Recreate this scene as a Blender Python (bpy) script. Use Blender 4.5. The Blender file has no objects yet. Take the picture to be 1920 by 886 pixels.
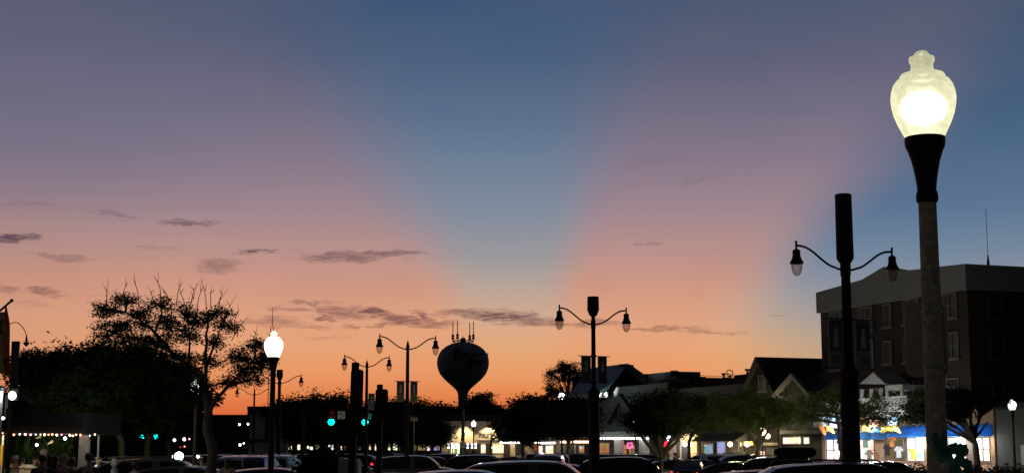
import bpy, math, random
import numpy as np
from mathutils import Vector, Matrix
random.seed(7)
RNG = np.random.default_rng(7)
R = math.radians
C = bpy.context.scene.collection
# ------------------------------------------------------------ camera
F = 2800.0                 # focal length in photo pixels (1920 wide)
CAMZ = 2.0
TILT = math.atan(400 / F)
cam_d = bpy.data.cameras.new('camera'); cam = bpy.data.objects.new('camera', cam_d)
C.objects.link(cam); bpy.context.scene.camera = cam
cam.location = (0, 0, CAMZ); cam.rotation_euler = (math.pi / 2 + TILT, 0, 0)
cam_d.sensor_width = 36; cam_d.lens = 36 * F / 1920; cam_d.clip_start = 0.1; cam_d.clip_end = 20000
sc = bpy.context.scene
sc.view_settings.view_transform = 'Standard'
sc.view_settings.look = 'None'; sc.view_settings.exposure = 0; sc.view_settings.gamma = 1
sc.cycles.use_denoising = True
sc.cycles.max_bounces = 5; sc.cycles.diffuse_bounces = 2; sc.cycles.glossy_bounces = 3
sc.cycles.transparent_max_bounces = 12; sc.cycles.transmission_bounces = 3
sc.cycles.sample_clamp_indirect = 3.0; sc.cycles.caustics_reflective = False; sc.cycles.caustics_refractive = False

def ray(px, py):
    x = (px - 960) / F; y = (443 - py) / F
    ct, st = math.cos(TILT), math.sin(TILT)
    return Vector((x, ct - y * st, st + y * ct))
def pt(px, py, D):                       # world point seen at photo pixel, at distance D along +Y
    d = ray(px, py); return Vector((d.x * D / d.y, D, CAMZ + d.z * D / d.y))
def azel(px, py):
    d = ray(px, py).normalized(); return math.atan2(d.x, d.y), math.asin(d.z)
SV = Vector((-0.342, 0.9397, 0)); NV = Vector((0.9397, 0.342, 0))   # along the avenue / across it to the right
def W(u, v, z): return Vector((SV.x * u + NV.x * v, SV.y * u + NV.y * v, z))
def fu(px, py, v):                       # (u, z) where the pixel's ray meets the plane v
    d = ray(px, py); T = v / d.dot(NV); return d.dot(SV) * T, CAMZ + d.z * T

# ------------------------------------------------------------ sky
def s2l(c):
    return tuple(((x / 255) / 12.92 if x / 255 <= .04045 else ((x / 255 + .055) / 1.055) ** 2.4) for x in c) + (1,)
world = bpy.data.worlds.new('World'); sc.world = world; world.use_nodes = True
nt = world.node_tree; nt.nodes.clear(); NN = nt.nodes; LL = nt.links
def nd(t, **k):
    n = NN.new(t)
    for a, b in k.items(): setattr(n, a, b)
    return n
def setin(n, i, v):
    if isinstance(v, bpy.types.NodeSocket): LL.new(v, n.inputs[i])
    else: n.inputs[i].default_value = v
def M(op, a, b=0.0, c=0.0, clamp=False):
    n = nd('ShaderNodeMath', operation=op, use_clamp=clamp); setin(n, 0, a); setin(n, 1, b); setin(n, 2, c); return n.outputs[0]
def smooth(x, a, b, lo=0.0, hi=1.0):
    n = nd('ShaderNodeMapRange', interpolation_type='SMOOTHSTEP')
    for i, v in enumerate((x, a, b, lo, hi)): setin(n, i, v)
    return n.outputs[0]
def mixc(f, a, b):
    n = nd('ShaderNodeMix', data_type='RGBA'); setin(n, 0, f); setin(n, 6, a); setin(n, 7, b); return n.outputs[2]
def ramp(x, stops, interp='LINEAR'):
    n = nd('ShaderNodeValToRGB'); n.color_ramp.interpolation = interp; setin(n, 0, x)
    e = n.color_ramp.elements
    while len(e) > 1: e.remove(e[-1])
    e[0].position = stops[0][0]; e[0].color = stops[0][1]
    for p, c in stops[1:]:
        q = e.new(p); q.color = c
    return n.outputs[0]
tc = nd('ShaderNodeTexCoord'); sep = nd('ShaderNodeSeparateXYZ'); LL.new(tc.outputs['Generated'], sep.inputs[0])
X, Y, Z = sep.outputs
AZ = M('ARCTAN2', X, Y); EL = M('ARCSINE', Z)
T = M('DIVIDE', EL, math.pi / 2)
def tel(y): return max(0.0, azel(960, y)[1] / (math.pi / 2))
zen = [(0.26, (44, 60, 90)), (0.42, (30, 36, 50)), (1.0, (24, 28, 38))]
def sky_ramp(rows):
    st = [(tel(y), s2l(c)) for y, c in sorted(rows, reverse=True)]
    st += [(p, s2l(c)) for p, c in zen]
    return ramp(T, st)
warm = sky_ramp([(842, (150, 62, 38)), (800, (196, 84, 50)), (770, (225, 111, 60)), (740, (231, 134, 78)), (700, (234, 153, 101)), (650, (231, 163, 119)),
                 (600, (225, 163, 128)), (540, (209, 152, 130)), (480, (188, 146, 138)), (400, (160, 135, 143)),
                 (300, (134, 120, 138)), (222, (116, 110, 131)), (110, (92, 95, 121)), (0, (77, 88, 114))])
cool = sky_ramp([(842, (150, 62, 38)), (800, (196, 84, 50)), (770, (222, 104, 56)), (740, (231, 135, 76)), (700, (236, 158, 102)), (650, (230, 169, 121)),
                 (600, (213, 172, 143)), (540, (186, 165, 153)), (480, (155, 153, 157)), (400, (130, 141, 158)),
                 (300, (108, 127, 151)), (222, (92, 112, 140)), (110, (70, 96, 127)), (0, (60, 86, 120))])
coolr = sky_ramp([(842, (150, 90, 70)), (760, (205, 150, 110)), (700, (204, 166, 130)), (650, (188, 164, 138)),
                  (600, (163, 157, 153)), (540, (138, 146, 160)), (480, (114, 134, 157)), (400, (90, 116, 146)),
                  (300, (75, 104, 135)), (222, (68, 95, 125)), (110, (64, 87, 116)), (0, (63, 83, 109))])
def bpos(px, y): return azel(px, y)[0] + 0.5
BY = [720, 640, 560, 500, 450, 400, 350, 300, 222, 110, 0]
BL = [905, 880, 852, 828, 800, 770, 742, 715, 670, 620, 590]
WL = [40, 50, 62, 75, 95, 120, 130, 135, 145, 180, 230]
B1 = [1035, 1045, 1056, 1066, 1078, 1090, 1100, 1112, 1130, 1165, 1200]
W1 = [30, 40, 45, 52, 62, 75, 85, 100, 125, 170, 210]
B2 = [1265, 1335, 1392, 1444, 1492, 1546, 1612, 1668, 1738, 1825, 1878]
W2 = [88, 92, 96, 100, 108, 118, 130, 140, 150, 145, 125]
bstops = [(tel(y), (bpos(a, y), bpos(b, y), bpos(c, y), 1)) for y, a, b, c in zip(BY, BL, B1, B2)]
wstops = [(tel(y), (a / F, b / F, c / F, 1)) for y, a, b, c in zip(BY, WL, W1, W2)]
bs = nd('ShaderNodeSeparateColor'); LL.new(ramp(T, bstops), bs.inputs[0])
ws = nd('ShaderNodeSeparateColor'); LL.new(ramp(T, wstops), ws.inputs[0])
az5 = M('ADD', AZ, 0.5)
def edge(i): return smooth(az5, M('SUBTRACT', bs.outputs[i], ws.outputs[i]), M('ADD', bs.outputs[i], ws.outputs[i]))
warmm = M('ADD', M('SUBTRACT', 1.0, edge(0)), M('MULTIPLY', edge(1), M('SUBTRACT', 1.0, edge(2))), clamp=True)
rightm = smooth(AZ, azel(1300, 500)[0], azel(1580, 500)[0])
base = mixc(warmm, mixc(rightm, cool, coolr), warm)
# the afterglow fades towards the far left
base = mixc(smooth(AZ, azel(420, 500)[0], azel(-60, 500)[0], 0.0, 0.13), base, s2l((110, 80, 90)))
# the upper left keeps more blue than the band beside the wedge
base = mixc(M('MULTIPLY', smooth(AZ, azel(640, 300)[0], azel(60, 300)[0], 0.0, 0.32), M('MULTIPLY', smooth(EL, azel(960, 470)[1], azel(960, 300)[1]), smooth(EL, azel(960, -60)[1], azel(960, 150)[1]))), base, s2l((96, 106, 132)))
# clouds: thin dusk streaks placed by compass direction
nz = nd('ShaderNodeTexNoise'); nz.inputs['Scale'].default_value = 1.0; nz.inputs['Detail'].default_value = 5; nz.inputs['Roughness'].default_value = .62
comb = nd('ShaderNodeCombineXYZ'); setin(comb, 0, AZ); setin(comb, 1, EL); setin(comb, 2, 0.0)
def vm(op, a, b):
    n = nd('ShaderNodeVectorMath', operation=op); setin(n, 0, a); setin(n, 1, b); return n.outputs[0]
LL.new(vm('MULTIPLY', comb.outputs[0], (55.0, 190.0, 1.0)), nz.inputs['Vector'])
nz2 = nd('ShaderNodeTexNoise'); nz2.inputs['Scale'].default_value = 1.0; nz2.inputs['Detail'].default_value = 6; nz2.inputs['Roughness'].default_value = .65
LL.new(vm('MULTIPLY', comb.outputs[0], (110.0, 760.0, 1.0)), nz2.inputs['Vector'])
off = vm('MULTIPLY', vm('SUBTRACT', nz.outputs['Color'], (0.5, 0.5, 0.5)), (0.046, 0.0105, 0.0))
off2 = vm('MULTIPLY', vm('SUBTRACT', nz2.outputs['Color'], (0.5, 0.5, 0.5)), (0.012, 0.0046, 0.0))
P = vm('ADD', vm('ADD', comb.outputs[0], off), off2)
clouds = [(25, 446, 40, 8, -.12, .62), (352, 417, 50, 5, .0, .42), (215, 402, 40, 5, .16, .22), (55, 383, 50, 5, -.04, .16),
 (120, 484, 45, 5, .1, .26), (480, 473, 44, 4, -.04, .62), (405, 498, 46, 13, -.1, .32), (640, 482, 80, 10, 0, .42), (725, 476, 72, 7, -.04, .42),
 (86, 547, 34, 9, .0, .42), (8, 542, 30, 6, .22, .3), (575, 566, 28, 4, .08, .36), (550, 577, 50, 5, .02, .3),
 (640, 583, 50, 14, .16, .44), (706, 581, 36, 8, .05, .72), (742, 597, 62, 10, .12, .55), (800, 592, 26, 8, .25, .62), (812, 606, 50, 8, 0, .42),
 (610, 596, 22, 6, .2, .55), (664, 613, 22, 4, .0, .42), (512, 600, 60, 9, -.04, .32), (540, 609, 80, 6, .04, .24), (724, 608, 26, 3, -.1, .42),
 (880, 586, 66, 7, .02, .45), (945, 592, 84, 11, .08, .62), (1010, 604, 74, 9, .04, .46), (1105, 605, 66, 6, 0, .4),
 (1245, 615, 84, 4, .02, .34), (1330, 622, 60, 4, .02, .3), (1210, 457, 32, 3, 0, .2), (1300, 337, 32, 5, -.1, .14),
 (1230, 300, 70, 10, -.12, .10), (1465, 590, 22, 2.5, 0, .22), (200, 553, 60, 3, 0, .12), (60, 568, 40, 4, .05, .12), (290, 465, 40, 4, .05, .12), (620, 632, 40, 3, -.1, .16)]
acc = None
for cx, cy, hw, hh, sl, op in clouds:
    a, e = azel(cx, cy)
    mp = nd('ShaderNodeMapping', vector_type='TEXTURE'); LL.new(P, mp.inputs[0])
    mp.inputs[1].default_value = (a, e, 0); mp.inputs[2].default_value = (0, 0, -math.atan(sl)); mp.inputs[3].default_value = (hw / F * 1.15, hh / F * 1.2, 1)
    ln = nd('ShaderNodeVectorMath', operation='LENGTH'); LL.new(mp.outputs[0], ln.inputs[0])
    d = smooth(ln.outputs['Value'], 1.15, 0.35, 0.0, min(.88, op * 1.4))
    acc = d if acc is None else M('MAXIMUM', acc, d)
acc = M('MULTIPLY', acc, smooth(nz2.outputs['Fac'], 0.30, 0.60, 0.45, 1.12))
ccol = ramp(T, [(tel(842), s2l((130, 62, 50))), (tel(640), s2l((128, 80, 76))), (tel(560), s2l((110, 76, 82))), (tel(440), s2l((78, 62, 76))), (tel(300), s2l((105, 88, 102))), (1, s2l((60, 60, 80)))])
base = mixc(acc, base, ccol)
# very soft unevenness so the air is not a flat gradient
nz3 = nd('ShaderNodeTexNoise'); nz3.inputs['Detail'].default_value = 3; nz3.inputs['Scale'].default_value = 1.0
LL.new(vm('MULTIPLY', comb.outputs[0], (9.0, 26.0, 1.0)), nz3.inputs['Vector'])
base = mixc(smooth(nz3.outputs['Fac'], .3, .7, 0.0, .05), base, s2l((150, 120, 120)))
# night side of the sky, away from the afterglow
night = ramp(T, [(0, s2l((28, 29, 31))), (.1, s2l((30, 31, 34))), (.4, s2l((27, 30, 36))), (1, s2l((24, 28, 38)))])
nf = smooth(M('ABSOLUTE', M('SUBTRACT', AZ, -.02)), 0.45, 1.9)
base = mixc(nf, base, night)
base = mixc(smooth(EL, 0.0, -0.02), base, s2l((22, 16, 14)))
bg = nd('ShaderNodeBackground'); LL.new(base, bg.inputs[0]); bg.inputs[1].default_value = 1.0
out = nd('ShaderNodeOutputWorld'); LL.new(bg.outputs[0], out.inputs[0])
world.cycles.sampling_method = 'MANUAL'; world.cycles.sample_map_resolution = 512

# ------------------------------------------------------------ helpers
MT = {}
def material(name, col, rough=.7, metal=0.0, var=.18, scale=6.0, bump=.15, coat=0.0, emit=None, es=0.0, kind=None, alpha=None, col2=None, spec=.5):
    m = bpy.data.materials.new(name); m.use_nodes = True; n = m.node_tree.nodes; l = m.node_tree.links
    p = n['Principled BSDF']; p.inputs['Roughness'].default_value = rough; p.inputs['Metallic'].default_value = metal
    p.inputs['Coat Weight'].default_value = coat; p.inputs['Coat Roughness'].default_value = .05
    p.inputs['Specular IOR Level'].default_value = spec
    t = n.new('ShaderNodeTexCoord'); no = n.new('ShaderNodeTexNoise'); no.inputs['Scale'].default_value = scale; no.inputs['Detail'].default_value = 5
    l.new(t.outputs['Object'], no.inputs['Vector'])
    cr = n.new('ShaderNodeValToRGB'); l.new(no.outputs['Fac'], cr.inputs[0])
    c2 = col2 or tuple(x * (1 + var) for x in col)
    cr.color_ramp.elements[0].position = .32; cr.color_ramp.elements[1].position = .68
    cr.color_ramp.elements[0].color = tuple(x * (1 - var) for x in col) + (1,); cr.color_ramp.elements[1].color = tuple(c2) + (1,)
    cout = cr.outputs[0]
    if kind == 'brick':
        b = n.new('ShaderNodeTexBrick'); b.inputs['Scale'].default_value = 1.0
        sp = n.new('ShaderNodeSeparateXYZ'); l.new(t.outputs['Object'], sp.inputs[0])
        ad = n.new('ShaderNodeMath'); ad.operation = 'SUBTRACT'; l.new(sp.outputs[1], ad.inputs[0]); l.new(sp.outputs[0], ad.inputs[1])
        cb = n.new('ShaderNodeCombineXYZ'); l.new(ad.outputs[0], cb.inputs[0]); l.new(sp.outputs[2], cb.inputs[1]); l.new(cb.outputs[0], b.inputs['Vector'])
        b.inputs['Brick Width'].default_value = .42; b.inputs['Row Height'].default_value = .16; b.inputs['Mortar Size'].default_value = .018
        l.new(cout, b.inputs['Color1']); b.inputs['Color2'].default_value = tuple(x * .75 for x in col) + (1,)
        b.inputs['Mortar'].default_value = tuple(x * 1.5 for x in col) + (1,); cout = b.outputs[0]
    if kind in ('siding', 'seam', 'flute'):
        w = n.new('ShaderNodeTexWave'); w.wave_type = 'BANDS'; w.bands_direction = 'Z' if kind == 'siding' else 'X'
        w.inputs['Scale'].default_value = 1.6; l.new(t.outputs['Object'], w.inputs['Vector'])
        mx = n.new('ShaderNodeMix'); mx.data_type = 'RGBA'; mx.blend_type = 'MULTIPLY'; mx.inputs[0].default_value = .45
        l.new(cout, mx.inputs[6]); l.new(w.outputs[0], mx.inputs[7]); cout = mx.outputs[2]
    l.new(cout, p.inputs['Base Color'])
    if bump:
        bp = n.new('ShaderNodeBump'); bp.inputs['Strength'].default_value = bump; bp.inputs['Distance'].default_value = .02
        l.new(no.outputs['Fac'], bp.inputs['Height']); l.new(bp.outputs[0], p.inputs['Normal'])
    if emit:
        mx = n.new('ShaderNodeMix'); mx.data_type = 'RGBA'; mx.blend_type = 'MULTIPLY'; mx.inputs[0].default_value = .35
        mx.inputs[6].default_value = tuple(emit) + (1,); l.new(no.outputs['Color'], mx.inputs[7]); l.new(mx.outputs[2], p.inputs['Emission Color'])
        p.inputs['Emission Strength'].default_value = es
    if alpha is not None: p.inputs['Alpha'].default_value = alpha
    return m
def lightmat(name, col, s):
    m = bpy.data.materials.new(name); m.use_nodes = True; n = m.node_tree.nodes; n.clear()
    e = n.new('ShaderNodeEmission'); e.inputs[0].default_value = tuple(col) + (1,); e.inputs[1].default_value = s
    lw = n.new('ShaderNodeLayerWeight'); lw.inputs[0].default_value = .3
    mr = n.new('ShaderNodeMapRange'); mr.inputs[3].default_value = s; mr.inputs[4].default_value = s * .45
    m.node_tree.links.new(lw.outputs['Facing'], mr.inputs[0]); m.node_tree.links.new(mr.outputs[0], e.inputs[1])
    o = n.new('ShaderNodeOutputMaterial'); m.node_tree.links.new(e.outputs[0], o.inputs[0]); return m
def leafmat(name, col, tr):
    mm = bpy.data.materials.new(name); mm.use_nodes = True; n = mm.node_tree.nodes; l = mm.node_tree.links; n.clear()
    t = n.new('ShaderNodeTexCoord'); no = n.new('ShaderNodeTexNoise'); no.inputs['Scale'].default_value = 1.7; l.new(t.outputs['Object'], no.inputs['Vector'])
    cr = n.new('ShaderNodeValToRGB'); l.new(no.outputs['Fac'], cr.inputs[0]); cr.color_ramp.elements[0].position = .35; cr.color_ramp.elements[1].position = .65
    cr.color_ramp.elements[0].color = tuple(x * .65 for x in col) + (1,); cr.color_ramp.elements[1].color = tuple(x * 1.4 for x in col) + (1,)
    d = n.new('ShaderNodeBsdfDiffuse'); q = n.new('ShaderNodeBsdfTranslucent'); l.new(cr.outputs[0], d.inputs[0]); l.new(cr.outputs[0], q.inputs[0])
    mx = n.new('ShaderNodeMixShader'); mx.inputs[0].default_value = tr; l.new(d.outputs[0], mx.inputs[1]); l.new(q.outputs[0], mx.inputs[2])
    o = n.new('ShaderNodeOutputMaterial'); l.new(mx.outputs[0], o.inputs[0]); MT[name] = mm
class MB:
    def __init__(s): s.v = []; s.f = []; s.smooth = False
    def add(s, vs, fs):
        o = len(s.v); s.v += [tuple(v) for v in vs]; s.f += [tuple(i + o for i in f) for f in fs]; return s
    def hexa(s, c):  # 8 corners: bottom 4 ccw, top 4 ccw
        return s.add(c, [(0, 3, 2, 1), (4, 5, 6, 7), (0, 1, 5, 4), (1, 2, 6, 5), (2, 3, 7, 6), (3, 0, 4, 7)])
    def box(s, x0, x1, y0, y1, z0, z1):
        return s.hexa([(x0, y0, z0), (x1, y0, z0), (x1, y1, z0), (x0, y1, z0), (x0, y0, z1), (x1, y0, z1), (x1, y1, z1), (x0, y1, z1)])
    def ubox(s, u0, u1, v0, v1, z0, z1):
        return s.hexa([W(u0, v1, z0), W(u0, v0, z0), W(u1, v0, z0), W(u1, v1, z0), W(u0, v1, z1), W(u0, v0, z1), W(u1, v0, z1), W(u1, v1, z1)])
    def uprism(s, uz, v0, v1):      # polygon in the (u,z) plane extruded in v
        n = len(uz); vs = [W(u, v0, z) for u, z in uz] + [W(u, v1, z) for u, z in uz]
        return s.add(vs, [tuple(range(n)), tuple(range(2 * n - 1, n - 1, -1))] + [((i + 1) % n, i, i + n, (i + 1) % n + n) for i in range(n)])
    def prism(s, xz, y0, y1):
        n = len(xz); vs = [(x, y0, z) for x, z in xz] + [(x, y1, z) for x, z in xz]
        return s.add(vs, [tuple(range(n)), tuple(range(2 * n - 1, n - 1, -1))] + [((i + 1) % n, i, i + n, (i + 1) % n + n) for i in range(n)])
    def tube(s, pts, rad, k=6, cap=True):
        pts = [Vector(p) for p in pts]; n = len(pts)
        if not hasattr(rad, '__len__'): rad = [rad] * n
        o = len(s.v); prev = None
        for i, p in enumerate(pts):
            d = (pts[min(i + 1, n - 1)] - pts[max(i - 1, 0)]).normalized()
            a = prev if prev is not None else (Vector((1, 0, 0)) if abs(d.x) < .9 else Vector((0, 1, 0)))
            a = (a - d * a.dot(d)).normalized(); b = d.cross(a); prev = a
            for j in range(k):
                t = 2 * math.pi * j / k; s.v.append(tuple(p + (a * math.cos(t) + b * math.sin(t)) * rad[i]))
        for i in range(n - 1):
            for j in range(k):
                q = (j + 1) % k; s.f.append((o + i * k + j, o + i * k + q, o + (i + 1) * k + q, o + (i + 1) * k + j))
        if cap:
            s.f.append(tuple(o + j for j in range(k))[::-1]); s.f.append(tuple(o + (n - 1) * k + j for j in range(k)))
        return s
    def lathe(s, prof, k=24, c=(0, 0, 0)):
        o = len(s.v); n = len(prof)
        for r, z in prof:
            for j in range(k):
                t = 2 * math.pi * j / k; s.v.append((c[0] + max(r, 1e-4) * math.cos(t), c[1] + max(r, 1e-4) * math.sin(t), c[2] + z))
        for i in range(n - 1):
            for j in range(k):
                q = (j + 1) % k; s.f.append((o + i * k + j, o + i * k + q, o + (i + 1) * k + q, o + (i + 1) * k + j))
        s.f.append(tuple(o + j for j in range(k))[::-1]); s.f.append(tuple(o + (n - 1) * k + j for j in range(k))); return s
    def ball(s, c, r, k=10, m=7):
        rr = r if hasattr(r, '__len__') else (r, r, r); o = len(s.v)
        for i in range(1, m):
            a = math.pi * i / m
            for j in range(k):
                t = 2 * math.pi * j / k
                s.v.append((c[0] + rr[0] * math.sin(a) * math.cos(t), c[1] + rr[1] * math.sin(a) * math.sin(t), c[2] - rr[2] * math.cos(a)))
        b = len(s.v); s.v.append((c[0], c[1], c[2] - rr[2])); s.v.append((c[0], c[1], c[2] + rr[2]))
        for i in range(m - 2):
            for j in range(k):
                q = (j + 1) % k; s.f.append((o + i * k + j, o + i * k + q, o + (i + 1) * k + q, o + (i + 1) * k + j))
        for j in range(k):
            q = (j + 1) % k; s.f.append((b, o + q, o + j)); s.f.append((b + 1, o + (m - 2) * k + j, o + (m - 2) * k + q))
        return s
    def build(s, name, mat, parent=None, smooth=False, off=None):
        base = off
        if base is None:
            q = parent; base = Vector((0, 0, 0))
            while q is not None: base = base + q.location; q = q.parent
        me = bpy.data.meshes.new(name); me.from_pydata([tuple(Vector(v) - Vector(base)) for v in s.v], [], s.f)
        if smooth:
            me.polygons.foreach_set('use_smooth', [True] * len(me.polygons))
            me.set_sharp_from_angle(angle=R(smooth if smooth > 1 else 40))
        me.materials.append(mat); o = bpy.data.objects.new(name, me); C.objects.link(o)
        if parent: o.parent = parent
        return o
def tag(o, label, cat, group=None):
    o['label'] = label; o['category'] = cat
    if group: o['group'] = group
    return o
def kind(o, k): o['kind'] = k; return o
def thing(name, label, cat, loc=(0, 0, 0), group=None):
    o = bpy.data.objects.new(name, None); C.objects.link(o); o.location = loc; o.empty_display_size = .3
    return tag(o, label, cat, group)
def copy_thing(src, loc=None, rz=None, label=None, group=None, scale=None):
    def rec(o, par):
        c = o.copy(); C.objects.link(c); c.parent = par
        for k in o.children: rec(k, c)
        return c
    r = rec(src, None)
    if loc is not None: r.location = loc
    if rz is not None: r.rotation_euler = (0, 0, rz)
    if label: r['label'] = label
    if group: r['group'] = group
    if scale: r.scale = scale
    return r
def point(name, loc, power, col, r=.1):
    d = bpy.data.lights.new(name, 'POINT'); d.energy = power; d.color = col; d.shadow_soft_size = r
    o = bpy.data.objects.new(name, d); C.objects.link(o); o.location = loc; return o
def spot(name, loc, target, power, col, ang=70, r=.1):
    d = bpy.data.lights.new(name, 'SPOT'); d.energy = power; d.color = col; d.spot_size = R(ang); d.spot_blend = .6; d.shadow_soft_size = r
    o = bpy.data.objects.new(name, d); C.objects.link(o); o.location = loc
    o.rotation_euler = (Vector(target) - Vector(loc)).to_track_quat('-Z', 'Y').to_euler(); return o

def m(name, *a, **k):
    MT[name] = material(name, *a, **k); return MT[name]
m('asphalt', (.045, .045, .047), .85, scale=30, bump=.3)
m('concrete', (.28, .26, .23), .9, scale=12, bump=.3)
m('pole_concrete', (.46, .42, .32), .92, scale=22, bump=.5, var=.28)
m('grass', (.05, .08, .03), .95, scale=3)
m('paint', (.75, .75, .72), .6)
m('black_metal', (.018, .018, .02), .6, spec=.12, bump=.03)
m('dark_metal', (.03, .03, .03), .6, spec=.15, bump=.05)
m('grey_metal', (.22, .23, .24), .45, metal=.6)
m('sign_back', (.42, .4, .34), .6, var=.12)
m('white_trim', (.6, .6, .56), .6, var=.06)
m('window_trim', (.17, .17, .165), .6)
m('cream_trim', (.6, .56, .45), .7)
m('stucco', (.25, .265, .27), .9, scale=3, var=.1)
m('grey_stucco', (.07, .077, .08), .9, scale=2, var=.12)
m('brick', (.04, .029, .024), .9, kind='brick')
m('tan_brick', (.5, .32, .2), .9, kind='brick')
m('beige', (.52, .44, .32), .85, scale=2, var=.08)
m('siding', (.022, .026, .023), .8, kind='siding')
m('dark_siding', (.028, .03, .026), .85, kind='siding')
m('roof_dark', (.03, .032, .035), .9, scale=8)
m('green_roof', (.07, .13, .105), .5, kind='seam')
m('bark', (.09, .07, .05), .95, scale=18, bump=.8)
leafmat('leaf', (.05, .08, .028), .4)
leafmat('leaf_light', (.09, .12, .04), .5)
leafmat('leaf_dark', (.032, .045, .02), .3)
m('window_dark', (.02, .024, .026), .3, scale=2, bump=0, spec=.2)
m('curtain', (.09, .1, .1), .9, scale=5, bump=0)
m('navy', (.02, .03, .06), .6)

m('canopy_black', (.005, .005, .005), .9)
m('tower_paint', (.26, .3, .33), .7, scale=.2, var=.08, bump=0, spec=.2)
m('lettering', (.03, .04, .05), .6)
m('banner', (.5, .49, .43), .8, var=.15, scale=2)
m('banner_dark', (.2, .2, .19), .8, var=.25, scale=2)
m('banner_pale', (.85, .85, .8), .8, scale=3)
m('rubber', (.015, .015, .015), .9)
m('car_glass', (.008, .01, .012), .06, bump=0, spec=.6)
m('chrome', (.6, .6, .62), .18, metal=1, bump=0)
m('tail_off', (.25, .01, .012), .25, bump=0)
m('head_off', (.45, .47, .5), .15, bump=0)
m('teal_cloth', (.05, .36, .29), .65, scale=6, var=.3)
m('skin', (.48, .3, .22), .6, bump=0)
m('skin_dark', (.24, .14, .1), .6, bump=0)
m('hair_brown', (.06, .035, .02), .7, scale=40, bump=.5)
m('hair_grey', (.35, .33, .3), .7, scale=40, bump=.5)
m('hair_black', (.015, .012, .012), .6, scale=40, bump=.5)
m('cloth_white', (.7, .72, .75), .9); m('cloth_navy', (.03, .035, .08), .9); m('cloth_black', (.015, .015, .017), .9)
m('cloth_brown', (.16, .09, .07), .9); m('cloth_grey', (.16, .17, .17), .9); m('cloth_olive', (.12, .13, .06), .9)
m('cloth_pink', (.5, .3, .28), .9); m('cloth_red', (.4, .03, .05), .9); m('cloth_green', (.08, .16, .12), .9); m('denim', (.05, .08, .16), .9)
m('yellow', (.7, .5, .08), .5); m('orange', (.6, .2, .05), .6); m('red', (.55, .04, .03), .5); m('pink', (.65, .2, .3), .5); m('lightblue', (.15, .5, .75), .5)
m('flag_orange', (.55, .16, .06), .85); m('flag_yellow', (.65, .5, .22), .85)
leafmat('blue_awning', (.13, .4, .88), .55)
m('dim_trim', (.06, .06, .055), .7)
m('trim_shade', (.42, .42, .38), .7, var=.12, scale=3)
def litwin(name, col, s, sc_=3.0, c2=None):
    """a lit shop interior seen through glass: soft shelves and goods pattern in its own light"""
    mm = bpy.data.materials.new(name); mm.use_nodes = True; n = mm.node_tree.nodes; l = mm.node_tree.links; n.clear()
    t = n.new('ShaderNodeTexCoord'); v = n.new('ShaderNodeTexVoronoi'); v.inputs['Scale'].default_value = sc_; v.distance = 'CHEBYCHEV'
    l.new(t.outputs['Object'], v.inputs['Vector'])
    no = n.new('ShaderNodeTexNoise'); no.inputs['Scale'].default_value = sc_ * .7; l.new(t.outputs['Object'], no.inputs['Vector'])
    cr = n.new('ShaderNodeValToRGB'); l.new(no.outputs['Fac'], cr.inputs[0]); cr.color_ramp.elements[0].position = .4; cr.color_ramp.elements[1].position = .6
    cr.color_ramp.elements[0].color = tuple(col) + (1,); cr.color_ramp.elements[1].color = tuple(c2 or col) + (1,)
    mx = n.new('ShaderNodeMix'); mx.data_type = 'RGBA'; mx.blend_type = 'MULTIPLY'; mx.inputs[0].default_value = .5
    l.new(cr.outputs[0], mx.inputs[6]); l.new(v.outputs['Color'], mx.inputs[7])
    e = n.new('ShaderNodeEmission'); l.new(mx.outputs[2], e.inputs[0]); e.inputs[1].default_value = s
    g = n.new('ShaderNodeBsdfGlossy'); g.inputs['Roughness'].default_value = .08; g.inputs['Color'].default_value = (.2, .2, .2, 1)
    a = n.new('ShaderNodeAddShader'); l.new(e.outputs[0], a.inputs[0]); l.new(g.outputs[0], a.inputs[1])
    o = n.new('ShaderNodeOutputMaterial'); l.new(a.outputs[0], o.inputs[0]); MT[name] = mm; return mm
litwin('lit_white', (1, .97, .9), 3.0, 1.0, (.7, .88, 1)); litwin('lit_yellow', (1, .74, .36), 2.0, 1.2, (1, .9, .66)); litwin('lit_amber', (1, .5, .18), .5, 1.5)
litwin('lit_dim', (.5, .42, .25), .35, 2); litwin('lit_blue', (.45, .6, 1), .8, 1.5, (.7, .5, 1)); litwin('lit_cyan', (.3, .7, .9), .55, 1.2, (.8, .9, 1))
for n_, c_, s_ in (('bulb_white', (1, .95, .85), 9), ('bulb_warm', (1, .7, .38), 8), ('bulb_red', (1, .3, .16), 6), ('bulb_pink', (1, .35, .5), 5), ('bulb_cool', (.8, .9, 1), 9),
                   ('green_light', (.0, .9, .75), 9), ('green_halo', (0.0, .5, .42), .5), ('red_light', (1, .03, .05), 2.2), ('pink_neon', (1, .1, .35), 3), ('head_lit', (1, .98, .75), 40)):
    MT[n_] = lightmat(n_, c_, s_)
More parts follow.
